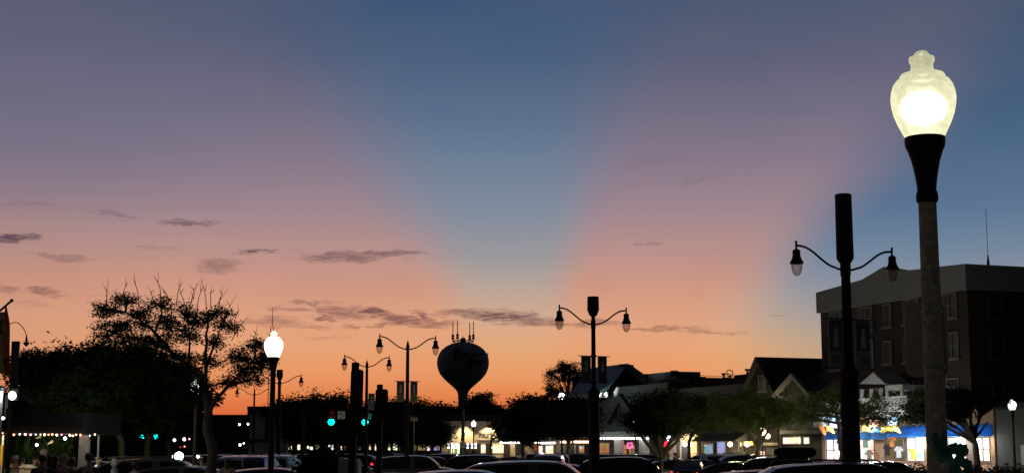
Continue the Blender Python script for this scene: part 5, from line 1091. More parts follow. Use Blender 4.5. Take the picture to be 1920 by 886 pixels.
# ------------------------------------------------------------ cars
def paint(name, col, metal=.4): 
    mm = m(name, col, .22, metal=metal, coat=.5, var=.04, scale=2, bump=0); return name
for n_, c_ in (('paint_black', (.012, .012, .014)), ('paint_silver', (.42, .43, .45)), ('paint_white', (.75, .75, .73)), ('paint_navy', (.03, .045, .09)), ('paint_grey', (.12, .125, .13)), ('paint_red', (.3, .02, .02)), ('paint_sand', (.4, .4, .34))): paint(n_, c_)
def car_proto(kind_, col):
    P = dict(sedan=dict(L=4.7, w=.9, H=1.44, belt=.93, x=[-2.0, -1.25, -.35, .35, .75, 1.45], hood=.86, tail=1.0),
             suv=dict(L=4.75, w=.95, H=1.74, belt=1.08, x=[-2.25, -1.95, -.6, .3, .75, 1.35], hood=1.05, tail=1.1),
             hatch=dict(L=4.2, w=.88, H=1.52, belt=.95, x=[-2.0, -1.55, -.4, .35, .75, 1.4], hood=.93, tail=1.0),
             van=dict(L=5.0, w=.98, H=1.82, belt=1.08, x=[-2.4, -2.2, -.8, .3, 1.0, 1.8], hood=1.02, tail=1.1))[kind_]
    L, w, H, belt = P['L'], P['w'], P['H'], P['belt']; rt = thing('parked_car', 'car', 'car'); O = Vector((0, 0, 0))
    bl = lambda mb, nm, mt, par=rt, sm=50: mb.build(nm, MT[mt], par, smooth=sm, off=O)
    xs = np.linspace(-L / 2, L / 2, 25); x0, x1, xa, xb, x2, x3 = P['x']
    def top(x):
        if x > x3 - .05: f_ = (x - x3) / (L / 2 - x3); return belt + (P['hood'] - belt) * min(1, f_ * 1.6) - .22 * max(0, f_) ** 3
        if x < x0: f_ = (x0 - x) / max(.05, L / 2 + x0); return P['tail'] - .12 * f_ ** 3
        return belt
    def half(x): f_ = abs(x) / (L / 2); return w * (1 - .13 * f_ ** 5 - .02 * f_)
    b = MB(); ring = []
    for x in xs:
        zt_ = top(x); h = half(x); e = abs(x) / (L / 2); zl = .24 + .1 * (e > .95)
        pr = [(-h * .9, zl), (-h, zl + .14), (-h * 1.0, .55), (-h * .985, zt_ - .16), (-h * .93, zt_ - .03), (-h * .6, zt_ + .012), (0, zt_ + .03), (h * .6, zt_ + .012), (h * .93, zt_ - .03), (h * .985, zt_ - .16), (h, .55), (h, zl + .14), (h * .9, zl)]
        k = len(pr); ring.append(len(b.v)); b.v += [(x, y, z) for y, z in pr]
    for i in range(len(xs) - 1):
        for j in range(k): q = (j + 1) % k; b.f.append((ring[i] + j, ring[i + 1] + j, ring[i + 1] + q, ring[i] + q))
    b.f.append(tuple(ring[0] + j for j in range(k))); b.f.append(tuple(ring[-1] + j for j in range(k))[::-1])
    # greenhouse
    gx = sorted(set([x0, x1, x3] + list(np.linspace(x0, x1, 6)) + [x0 + .06, x3 - .06] + list(np.linspace(x1, x2, 12)) + list(np.linspace(x2, x3, 8))))
    def rz(x):
        wts = [(d, math.exp(-(d / .3) ** 2)) for d in np.linspace(-.7, .7, 15)]; sw = sum(w_ for _, w_ in wts)
        zb_ = sum(w_ * (raw(min(max(x + d, x0), x3)) - belt) for d, w_ in wts) / sw
        return belt + zb_ * min(1, (x - x0) / .12 if x < x1 else 1, (x3 - x) / .12) if x0 < x < x3 else belt
    def raw(x):
        if x <= x1: f_ = (x - x0) / (x1 - x0); return belt + (H - .14 - belt) * f_ ** .8
        if x >= x2: f_ = (x3 - x) / (x3 - x2); return belt + (H - .06 - belt) * f_ ** .85
        f_ = (x - x1) / (x2 - x1); return H + .03 - .17 * (1 - f_) ** 1.8 - .09 * f_ ** 2.5
    parts = {'body': b, 'windshield': MB(), 'rear_window': MB(), 'slf': MB(), 'slb': MB(), 'srf': MB(), 'srb': MB(), 'roof': MB()}
    rows = []
    for x in gx:
        zt_ = rz(x); d = zt_ - belt; lw_ = w * .93; up_ = w * (.93 - .2 * d / (H - belt))
        rows.append([(x, -lw_, belt - .02), (x, -(lw_ * .45 + up_ * .55), belt + d * .5), (x, -up_, zt_ - .07 * min(1, d * 3)), (x, -up_ * .9, zt_ - .01), (x, -up_ * .45, zt_ + .02), (x, 0, zt_ + .03), (x, up_ * .45, zt_ + .02), (x, up_ * .9, zt_ - .01), (x, up_, zt_ - .07 * min(1, d * 3)), (x, lw_ * .45 + up_ * .55, belt + d * .5), (x, lw_, belt - .02)])
    for i in range(len(gx) - 1):
        xm = (gx[i] + gx[i + 1]) / 2
        for j in range(10):
            q = [rows[i][j], rows[i + 1][j], rows[i + 1][j + 1], rows[i][j + 1]]
            if j in (0, 1, 8, 9):
                pil = (xm < x1 + .1 and kind_ in ('sedan',) and xm < x1 - .1) or abs(xm - (xa + xb) / 2) < .09 or xm > x3 - .12
                key = 'roof' if pil else ('s' + ('l' if j in (0, 1) else 'r') + ('f' if xm > (xa + xb) / 2 else 'b'))
            elif j in (2, 7): key = 'roof'
            else: key = 'windshield' if xm > x2 else ('rear_window' if xm < x1 else 'roof')
            parts[key].add(q, [(0, 1, 2, 3)])
    body = bl(b, 'body', col); bl(parts['roof'], 'roof', col, body)
    for a, nm in (('windshield', 'windshield'), ('rear_window', 'rear_window'), ('slf', 'side_window'), ('slb', 'side_window'), ('srf', 'side_window'), ('srb', 'side_window')): bl(parts[a], nm, 'car_glass')
    wr = .33 if kind_ in ('sedan', 'hatch') else .37
    for sx in (-L * .3, L * .31):
        for sy in (-1, 1):
            g = MB(); g.lathe([(wr * .6, -.11), (wr * .95, -.11), (wr, -.07), (wr, .07), (wr * .95, .11), (wr * .6, .11)], 20); g.v = [(sx + x, sy * (w - .1) + z, wr + y) for x, y, z in g.v]
            wh = bl(g, 'wheel', 'rubber'); g = MB(); g.lathe([(.03, .1), (wr * .58, .09), (wr * .62, .115)], 12); g.v = [(sx + x, sy * (w - .1 + z), wr + y) for x, y, z in g.v]; bl(g, 'rim', 'grey_metal', wh)
    for sy in (-1, 1):
        g = MB(); g.hexa([(L / 2 - .42, sy * w * .62, .66), (L / 2 - .03, sy * w * .5, .64), (L / 2 - .1, sy * w * .86, .64), (L / 2 - .42, sy * w * .99, .66), (L / 2 - .42, sy * w * .62, .8), (L / 2 - .08, sy * w * .5, .74), (L / 2 - .14, sy * w * .86, .74), (L / 2 - .42, sy * w * .985, .78)]); bl(g, 'headlight', 'head_off', rt, False)
        g = MB(); z0 = P['tail'] - .3; g.hexa([(-L / 2 - .01, sy * w * .5, z0), (-L / 2 + .25, sy * w * 1.0, z0), (-L / 2 + .2, sy * w * .6, z0), (-L / 2 + .1, sy * w * .5, z0), (-L / 2 - .01, sy * w * .5, z0 + .16), (-L / 2 + .25, sy * w * 1.0, z0 + .18), (-L / 2 + .2, sy * w * .6, z0 + .18), (-L / 2 + .1, sy * w * .5, z0 + .16)]); bl(g, 'tail_light', 'tail_off', rt, False)
        g = MB().ball((x3 - .35, sy * (w + .1), belt + .08), (.08, .12, .08), 8, 6); bl(g, 'mirror', col)
    if kind_ in ('suv', 'van'):
        g = MB()
        for sy in (-1, 1): g.tube([(x1 + .1, sy * w * .62, H - .04), (x1 + .2, sy * w * .62, H + .04), (x2 - .3, sy * w * .62, H + .05), (x2 - .15, sy * w * .62, H)], .018, 5)
        bl(g, 'roof_rail', 'grey_metal')
    g = MB().box(-L / 2 - .02, -L / 2 + .05, -.26, .26, .62, .76); bl(g, 'number_plate', 'white_trim', rt, False)
    return rt
protos = {}
HT = dict(sedan=1.44, suv=1.74, hatch=1.52, van=1.82)
def car(px, ytop, kind_, col, heading, label, D=None, lights=None):
    """photo x of the roof centre, y of the roof line; the distance follows from the roof height"""
    key = (kind_, col); D = D or (CAMZ - HT[kind_] - .03) * F / max(1.5, ytop - 843); loc = Vector((pt(px, 860, D).x, D, 0))
    if key not in protos:
        o = car_proto(kind_, col); protos[key] = o; o.location = loc; o.rotation_euler = (0, 0, R(heading)); o['label'] = label; o['group'] = 'cars parked in the median and street'
    else: o = copy_thing(protos[key], loc, R(heading), label, 'cars parked in the median and street')
    for c_ in o.children:
        if lights == 'tail' and c_.name.startswith('tail_light'):
            c_.data = c_.data.copy(); c_.data.materials[0] = MT['red_light']
        if lights == 'head' and c_.name.startswith('headlight'):
            c_.data = c_.data.copy(); c_.data.materials[0] = MT['head_lit']
    return o
NAMES = dict(paint_black='black', paint_silver='silver', paint_white='white', paint_navy='dark blue', paint_grey='grey', paint_red='dark red', paint_sand='pale sand')
near = [(875, 876, 'hatch', 'paint_navy', 0, 'nearest dark blue hatchback whose roof arcs below the bank'), (738, 882, 'hatch', 'paint_grey', 5, 'nearest grey hatchback roof right of the pale bollard'),
        (505, 873, 'sedan', 'paint_navy', 8, 'dark blue sedan behind the foot of the blazing acorn lamp'), (1052, 866, 'sedan', 'paint_silver', -4, 'silver sedan left of the middle twin lamp foot'),
        (1012, 859, 'suv', 'paint_grey', -6, 'grey wagon with red tail lamp behind the silver sedan'), (1180, 853, 'suv', 'paint_black', -5, 'long black car right of the middle twin lamp foot'),
        (1292, 861, 'sedan', 'paint_black', 80, 'black sedan with glowing red tail lights'), (1385, 862, 'sedan', 'paint_black', -8, 'black sedan low before the bluish shop window'),
        (1492, 859, 'suv', 'paint_black', -6, 'black car carrying a long dark roof bag'), (905, 850, 'suv', 'paint_black', -3, 'black car with bright rear pillar behind the nearest hatchback'),
        (780, 851, 'suv', 'paint_grey', -2, 'grey wagon with lit tail lamp between sign post and bank'), (700, 853, 'sedan', 'paint_silver', 0, 'silver sedan behind the shorter sign post'),
        (967, 853, 'sedan', 'paint_black', -10, 'black sedan between the bank and the cafe'), (1080, 847, 'van', 'paint_sand', -80, 'pale van behind the wide dark tree'),
        (1030, 848, 'van', 'paint_grey', 85, 'grey van left of the pale van'), (590, 849, 'suv', 'paint_black', -5, 'black car behind the round bush with small glints'),
        (533, 850, 'suv', 'paint_silver', 82, 'silver car just right of the blazing acorn lamp pole'), (486, 851, 'suv', 'paint_black', 85, 'black car left of the blazing acorn lamp pole'),
        (452, 851, 'suv', 'paint_silver', 82, 'silver car right of the locust trunk'), (300, 843.6, 'van', 'paint_silver', 2, 'long silver van behind the left trunks'),
        (215, 846, 'suv', 'paint_black', 4, 'black car behind the person in the pale hooded top'), (305, 856, 'suv', 'paint_grey', 5, 'grey wagon in front of the long silver van'),
        (300, 872, 'sedan', 'paint_silver', 6, 'silver sedan nearest under the left trees'), (355, 869, 'hatch', 'paint_grey', -10, 'grey hatchback below the bright headlight'),
        (1445, 876, 'hatch', 'paint_black', -20, 'black hatchback with a glinting windscreen before the unlit lamp'), (640, 856, 'sedan', 'paint_grey', 0, 'grey sedan directly behind the tall sign post'),
        (1590, 862, 'suv', 'paint_black', 0, 'black car roof in front of the yellow lit window'), (1660, 862, 'hatch', 'paint_black', -6, 'black hatchback before the brick pier of the beach shop')]
for px, y, kd, col, hd_, lab in near:
    li = 'tail' if 'glowing' in lab else None
    car(px, y, kd, col, hd_, lab, lights=li)
rb_ = thing('roof_bag', 'long dark roof bag strapped on top of the black car', 'roof bag', (0, 0, 0)); Dk = 66; q0, q1 = pt(1453, 847, Dk), pt(1529, 847, Dk)
rb_.location = ((q0.x + q1.x) / 2, Dk, q0.z); g = MB(); n_ = 14
g.tube([(q0.x + (q1.x - q0.x) * i / n_, Dk + .05 * math.sin(i), q0.z) for i in range(n_ + 1)], [.05 + .17 * min(1, math.sin(math.pi * (.06 + .88 * i / n_)) * 2.2) for i in range(n_ + 1)], 10); g.build('bag', MT['cloth_black'], rb_, smooth=60)
for xr in (q0.x + .35, q1.x - .45): MB().box(xr, xr + .05, Dk - .4, Dk + .4, q0.z - .35, q0.z - .2).build('rack', MT['black_metal'], rb_)
bxc = [c_ for c_ in bpy.data.objects if c_.get('label') == 'black car carrying a long dark roof bag'][0]; bxc.location = ((q0.x + q1.x) / 2 - .2, Dk, 0)
# further rows, seen only as a dark band of roofs; each label names its neighbours
rgc = random.Random(3); cols = ['paint_black', 'paint_grey', 'paint_silver', 'paint_black', 'paint_navy', 'paint_white', 'paint_grey']; kds = ['sedan', 'suv', 'hatch', 'suv', 'sedan']
spots = [(430, 105), (545, 120), (612, 112), (655, 118), (672, 130), (730, 118), (752, 125), (812, 118), (840, 122), (930, 118), (950, 112), (998, 120), (1125, 112), (1150, 108), (1215, 104), (1240, 106), (1335, 98), (1360, 101), (1410, 96), (250, 84), (180, 80), (395, 92), (700, 122), (1060, 106), (1265, 96), (1310, 94), (575, 125), (880, 121), (1188, 106), (1438, 90)]
where = {430: 'right of the locust trunk in the far row', 545: 'far right of the blazing lamp pole', 612: 'far behind the round bush', 655: 'far behind the tall sign post', 672: 'farthest, between the two sign posts', 730: 'far row right of the shorter sign post', 752: 'far row left of the banner lamp foot', 812: 'far row right of the banner lamp foot', 840: 'far row before the left end of the bank', 930: 'far row below the bank name band', 950: 'far row below the short tube light', 998: 'far row below the cafe lamp', 1125: 'far row just right of the middle twin lamp', 1150: 'far row before the left white column', 1215: 'far row before the right restaurant window', 1240: 'far row behind the forked trunk', 1335: 'far row before the bluish shop window', 1360: 'far row before the white railing', 1410: 'far row before the yellow shop sign', 250: 'behind the left tree trunks', 180: 'beside the white canopy post', 395: 'behind the locust trunk', 700: 'far row behind the silver sedan', 1060: 'far row before the cafe bulbs', 1265: 'far row right of the forked trunk', 1310: 'far row before the brown porch door', 575: 'far row left of the round bush', 880: 'far row before the middle of the bank', 1188: 'far row before the neon sign', 1438: 'far row before the unlit acorn lamp'}
for i, (px, D) in enumerate(spots):
    kd, col = kds[i % 5], cols[i % 7]; car(px, 0, kd, col, rgc.choice((-8, 172, 80, -75, 5)), '%s %s %s' % (NAMES[col], {'sedan': 'sedan', 'suv': 'high car', 'hatch': 'hatchback'}[kd], where[px]), D=D)
# the oncoming car whose headlight blazes through the left trees
hc = car(349, 0, 'suv', 'paint_black', -84, 'dark car facing the camera with a blazing headlight', D=74, lights=None)
q = pt(335.5, 854.5, 70.5); hb = tag(MB().ball((0, 0, 0), .2, 16, 10).build('headlamp', MT['head_lit'], smooth=True), 'blazing yellow white headlamp seen through the left trees', 'headlamp'); hb.location = q
point('headlamp_beam', (q.x, q.y - .7, q.z), 260, (1, 1, .6), .2)
for px, py, D, rr, lab in ((322, 855, 71, .07, 'small white light left of the blazing headlamp'), (371, 855, 72, .07, 'small white light right of the blazing headlamp'), (963, 881, 74, .08, 'red tail lamp at the left edge of the grey wagon'), (722, 873, 90, .09, 'red lit tail lamp of the grey wagon by the sign post'), (697, 869, 100, .09, 'dim red tail lamp near the foot of the sign post'), (800, 862, 88, .05, 'small glowing ball painting a glint on the grey wagon window')):  # last entry is a painted glint: a glowing ball, no lamp
    q = pt(px, py, D); o = tag(MB().ball((0, 0, 0), rr, 8, 6).build('lamp', MT['red_light' if 'red' in lab else 'bulb_white'], smooth=True), lab, 'lamp'); o.location = q
# ------------------------------------------------------------ left side: canopy, flag, people
DC = 42.0
cn = thing('canopy', 'flat black canopy over the crowd at the lower left corner', 'canopy', (pt(80, 860, DC).x, DC, 0))
q = yrect(-60, 155, 812, 772, DC); MB().box(q[0], q[1], DC, DC + 4, pt(80, 812, DC).z, pt(80, 772, DC).z).build('canopy_top', MT['canopy_black'], cn)
a, c = pt(147, 815, DC), pt(164, 815, DC); MB().hexa([(a.x - .05, DC + .1, 0), (c.x + .02, DC + .1, 0), (c.x + .02, DC + .3, 0), (a.x - .05, DC + .3, 0), (a.x, DC + .1, a.z), (c.x, DC + .1, a.z), (c.x, DC + .3, a.z), (a.x, DC + .3, a.z)]).build('post', MT['cream_trim'], cn)
a = pt(176, 815, DC); MB().tube([(a.x, DC + .5, 0), (a.x, DC + .5, a.z)], .025, 6).build('post', MT['white_trim'], cn)
a = pt(-2, 815, DC); MB().box(a.x - .1, a.x + .05, DC + .1, DC + .3, 0, a.z).build('post', MT['cream_trim'], cn)
sl3 = thing('string_lights', 'warm and pink bulbs strung along the black canopy edge', 'string lights', (pt(80, 860, DC).x, DC - .1, 0)); B_ = []
for i, (px, py, mt) in enumerate(((5, 811, 'bulb_red'), (16, 813.5, 'bulb_red'), (26, 814, 'bulb_red'), (37, 813, 'bulb_cool'), (47.5, 813.5, 'bulb_warm'), (57.5, 814, 'bulb_pink'), (67, 813.5, 'bulb_cool'), (76, 813.5, 'bulb_warm'), (83.5, 814, 'bulb_warm'), (91, 814, 'bulb_red'), (98, 813.5, 'bulb_red'), (106.5, 814.5, 'bulb_warm'), (115.5, 814, 'bulb_pink'), (131, 815, 'bulb_warm'), (136.5, 816, 'bulb_red'), (142.5, 814, 'bulb_warm'), (151, 814.5, 'bulb_red'), (168.5, 815.5, 'bulb_cool'), (178, 813.5, 'bulb_warm'))):
    q = pt(px, py, DC - .1); B_.append(q + Vector((0, 0, .05))); MB().ball(q, .016 if px in (67, 76, 168.5) else (.03 if i % 3 else .022), 8, 6).build('bulb', MT[mt], sl3, smooth=True)
MB().tube(B_, .008, 4).build('wire', MT['rubber'], sl3)
for px in (30, 75, 120): q = pt(px, 822, DC); point('string_glow', (q.x, DC + .5, q.z), 14, (1, .8, .5), .1)
point('canopy_glow', (pt(70, 830, 46).x, 45.5, 2.9), 40, (1, .85, .55), .3)
q = pt(122, 821, 45); o = tag(MB().ball((0, 0, 0), .05).build('light', MT['bulb_cool'], smooth=True), 'white light under the canopy left of the white post', 'light'); o.location = q
q = pt(69, 833, 46); o = tag(MB().ball((0, 0, 0), .045).build('light', MT['bulb_cool'], smooth=True), 'small white light in the plants above the crowd', 'light'); o.location = q
for i, (px, py, lab) in enumerate(((72, 820, 'pale green pennant hanging near the middle of the canopy edge'), (95, 830, 'dull green pennant hanging among plants below the canopy'))):
    q = pt(px, py, DC + .6); P_ = [(.06, .1), (.07, -.0), (-.1, -.03)]; o = MB().prism(P_, -.005, .005).build('pennant', MT['cloth_olive']); o.location = q; tag(o, lab, 'pennant', 'pennants under the canopy')
# planters with leafy plants behind the crowd
for i, (px, D, h, lab) in enumerate(((22, 48, 2.3, 'leafy potted plant at the far left under the canopy'), (48, 49, 2.5, 'tall potted plant catching light left of the crowd'), (98, 49, 2.5, 'broad potted plant behind the middle of the crowd'), (128, 48, 2.3, 'potted plant just left of the white post'))):
    rng = np.random.default_rng(90 + i); q = pt(px, 860, D); t_ = thing('potted_plant', lab, 'plant', (q.x, D, 0), 'plants under the canopy'); g = MB()
    for k in range(46):
        a = rng.uniform(0, 6.28); r = rng.uniform(.15, .6); hh = h * rng.uniform(.6, 1.05); P_ = [Vector((q.x, D, .4)), Vector((q.x + math.cos(a) * r * .4, D + math.sin(a) * r * .4, hh * .8)), Vector((q.x + math.cos(a) * r, D + math.sin(a) * r, hh)), Vector((q.x + math.cos(a) * r * 1.4, D + math.sin(a) * r * 1.4, hh * .86))]
        sd_ = Vector((-math.sin(a), math.cos(a), 0)); ww = (.008, .025, .032, .004)
        for j in range(3): g.add([P_[j] - sd_ * ww[j], P_[j] + sd_ * ww[j], P_[j + 1] + sd_ * ww[j + 1], P_[j + 1] - sd_ * ww[j + 1]], [(0, 1, 2, 3)])
    g.build('leaves', MT['leaf'], t_); MB().lathe([(.18, .12), (.26, .5), (.24, .52)], 14, (q.x, D, 0)).build('pot', MT['concrete'], t_)
cw = thing('serving_counter', 'low dark counter with a pale top in front of the crowd', 'counter', (pt(52, 870, 43).x, 43, 0)); a, c = pt(38, 874, 43), pt(66, 874, 43)
MB().box(a.x, c.x, 43, 43.5, .12, a.z - .04).build('cabinet', MT['beige'], cw); MB().box(a.x - .03, c.x + .03, 42.97, 43.53, a.z - .037, a.z + .01).build('counter_top', MT['white_trim'], cw); MB().box(a.x + .12, a.x + .28, 43.1, 43.3, a.z + .012, a.z + .06).box(a.x + .01, a.x + .05, 43.05, 43.4, a.z + .012, a.z + .07).build('tray', MT['white_trim'], cw)
bx = thing('planter_box', 'tan wooden planter box at the lower left corner', 'planter', (pt(22, 880, 42.5).x, 42.5, 0)); a, c = pt(8, 878, 42.5), pt(37, 878, 42.5); MB().box(a.x, c.x, 42.5, 42.9, .12, a.z).build('box', MT['beige'], bx); MB().box(a.x - .02, c.x + .02, 42.48, 42.92, a.z + .002, a.z + .03).build('rim', MT['bark'], bx)
# pole, flag, lamps at the very left
DF = 13.0
pf = thing('banner_pole', 'steel banded pole at the left picture edge', 'pole', (pt(2, 860, DF).x, DF, 0)); q = pt(2, 720, DF)
MB().tube([(q.x, DF, 0), (q.x, DF, pt(2, 722, DF).z)], .022, 10).build('shaft', MT['grey_metal'], pf)
for y in (726, 731): z = pt(5, y, DF).z; MB().tube([(q.x - .02, DF - .02, z), (q.x + .035, DF - .03, z), (q.x + .05, DF - .02, z + .015)], .006, 5).build('clamp', MT['chrome'], pf)
fg = thing('hanging_flag', 'faded orange and yellow flag drooping from a slanted staff at the left edge', 'flag', (pt(0, 575, 12.5).x, 12.5, 0)); D_ = 12.5
q0, q1 = pt(-90, 660, D_), pt(22, 563, D_); MB().tube([q0, q1], [.012, .010], 8).ball(q1, .016, 8, 6).build('staff', MT['bark'], fg)
def fstrip(x0t, x1t, x0b, x1b, yt, yb, mt, nm, dy=0):
    g = MB(); nx, ny = 5, 24
    for side in (0, .004):
        for j in range(ny + 1):
            f_ = j / ny
            for i in range(nx + 1):
                s_ = i / nx; x = (x0t + (x1t - x0t) * s_) * (1 - f_) + (x0b + (x1b - x0b) * s_) * f_ + 1.6 * math.sin(f_ * 7); y = yt + (yb - yt) * f_ - (6 * s_ * (1 - f_) if yt < 600 else 0)
                p = pt(x, y, D_); g.v.append((p.x, D_ + .02 * math.sin(x * .35 + f_ * 4) + side + dy, p.z))
    N_ = (nx + 1) * (ny + 1)
    for j in range(ny):
        for i in range(nx): a = j * (nx + 1) + i; g.f += [(a, a + 1, a + nx + 2, a + nx + 1), (N_ + a, N_ + a + nx + 1, N_ + a + nx + 2, N_ + a + 1)]
    return g.build(nm, MT[mt], fg, smooth=80)
fl_ = fstrip(-40, 9, -34, 8, 590, 700, 'flag_yellow', 'cloth'); fstrip(9, 13.5, 8, 21, 578, 703, 'flag_orange', 'orange_hem')
def mark(pts_, r_): MB().tube([Vector((pt(x, y, D_).x, D_ - .03, pt(x, y, D_).z)) for x, y in pts_], r_, 5).build('painted_stroke', MT['canopy_black'], fl_)
mark([(8, 600), (3, 604), (1, 613), (3, 622), (9, 627)], .006); mark([(9, 680), (12, 675), (18, 673)], .007)
bb2 = thing('dark_banner', 'tall black banner panel hanging behind the faded flag', 'banner', (pt(20, 700, 13.6).x, 13.6, 0)); a, c = pt(17, 755, 13.6), pt(36, 639, 13.6)
MB().hexa([(a.x, 13.6, a.z), (c.x - .02, 13.6, a.z), (c.x - .02, 13.63, a.z), (a.x, 13.63, a.z), (a.x, 13.6, c.z), (c.x, 13.6, c.z), (c.x, 13.63, c.z), (a.x, 13.63, c.z)]).build('panel', MT['canopy_black'], bb2)
MB().tube([(a.x, 13.65, 0), (a.x, 13.65, c.z)], .02, 6).build('post', MT['black_metal'], bb2)
def goose(label, P_, D, r, sz):
    t_ = thing('gooseneck_lamp', label, 'lamp', pt(*P_[0], D), 'unlit gooseneck lamps'); Q = [pt(x, y, D) for x, y in P_]; g = MB().tube(Q, r, 8).build('arm', MT['black_metal'], t_, smooth=60)
    e = Q[-1]; MB().lathe([(.001, -sz * 1.35), (sz * .5, -sz * .9), (sz * .75, -sz * .45), (sz * .3, -sz * .3), (sz * .28, .0), (sz * .12, .05)], 14, e).build('shade', MT['black_metal'], t_, smooth=40)
goose('thin gooseneck lamp arching right from behind the faded flag', [(8, 660), (10, 625), (14, 611), (20, 606), (27, 604), (34, 605), (41, 611), (47, 620), (50, 630), (49.5, 638)], 13.8, .004, .042)
goose('second smaller gooseneck lamp lower beside the black banner', [(34, 700), (34, 665), (36, 654), (40, 656), (42, 664), (41, 672)], 20, .005, .05)
aw2 = thing('side_awning', 'dark sloping awning edge under the floodlight at the left', 'awning', (pt(20, 760, 15).x, 15, 0)); g = MB(); P_ = [pt(-20, 735, 15), pt(33, 737, 15), pt(55, 756, 15), pt(40, 772, 15), pt(-20, 790, 15)]
g.prism([(p.x, p.z) for p in P_][::-1], 15, 15.3).build('cloth', MT['canopy_black'], aw2)
fld = thing('flood_light', 'glaring white floodlight on the pole at the left edge', 'floodlight', pt(22, 741, 13.2)); q = pt(23, 741, 13.2); MB().ball(q, (.034, .03, .038), 14, 10).build('lens', MT['bulb_cool'], fld, smooth=True); MB().tube([q + Vector((-.02, .04, .05)), pt(6, 731, 13.2)], .008, 6).build('bracket', MT['black_metal'], fld); MB().box(q.x - .05, q.x + .03, 13.24, 13.3, q.z - .04, q.z + .06).build('housing', MT['black_metal'], fld)
point('flood_glow', q + Vector((.02, -.25, 0)), 3, (1, .97, .9), .04)
dl = thing('down_light', 'round white downlight cut by the left picture edge', 'lamp', pt(3, 782, 14)); q = pt(3, 783, 14); MB().ball(q, (.03, .03, .016), 14, 8).build('lens', MT['bulb_cool'], dl, smooth=True); MB().lathe([(.034, .012), (.03, .03), (.01, .04)], 14, q).build('cap', MT['black_metal'], dl, smooth=True)
yb_ = thing('yellow_banner', 'narrow yellow and white banner strip below the floodlight', 'banner', pt(11, 780, 14.2)); a, c = pt(8, 782, 14.2), pt(15, 740, 14.2); mz = (a.z + c.z) / 2 - .02
m('banner_yellow', (.75, .5, .1), .8); m('banner_white', (.8, .78, .7), .8)
MB().box(a.x, c.x - .012, 14.2, 14.21, a.z, mz).build('yellow_half', MT['banner_yellow'], yb_); MB().box(a.x, c.x, 14.2, 14.21, mz + .001, c.z).build('white_half', MT['banner_white'], yb_)
yw = thing('menu_board', 'yellow lit board at the lower left picture edge', 'board', pt(0, 850, 20)); a, c = pt(-30, 872, 20), pt(5.5, 834, 20); MB().box(a.x, c.x, 20, 20.03, a.z, c.z).build('panel', MT['banner_yellow'], yw); MB().tube([(c.x, 20.05, 0), (c.x, 20.05, c.z)], .015, 6).build('post', MT['black_metal'], yw)
spot('board_light', pt(-10, 815, 19.4), pt(-5, 855, 20), 12, (1, .8, .4), 90, .05)
signal('green traffic signal glowing in the gap left of the trees', 32, 769, 60, r=.13)
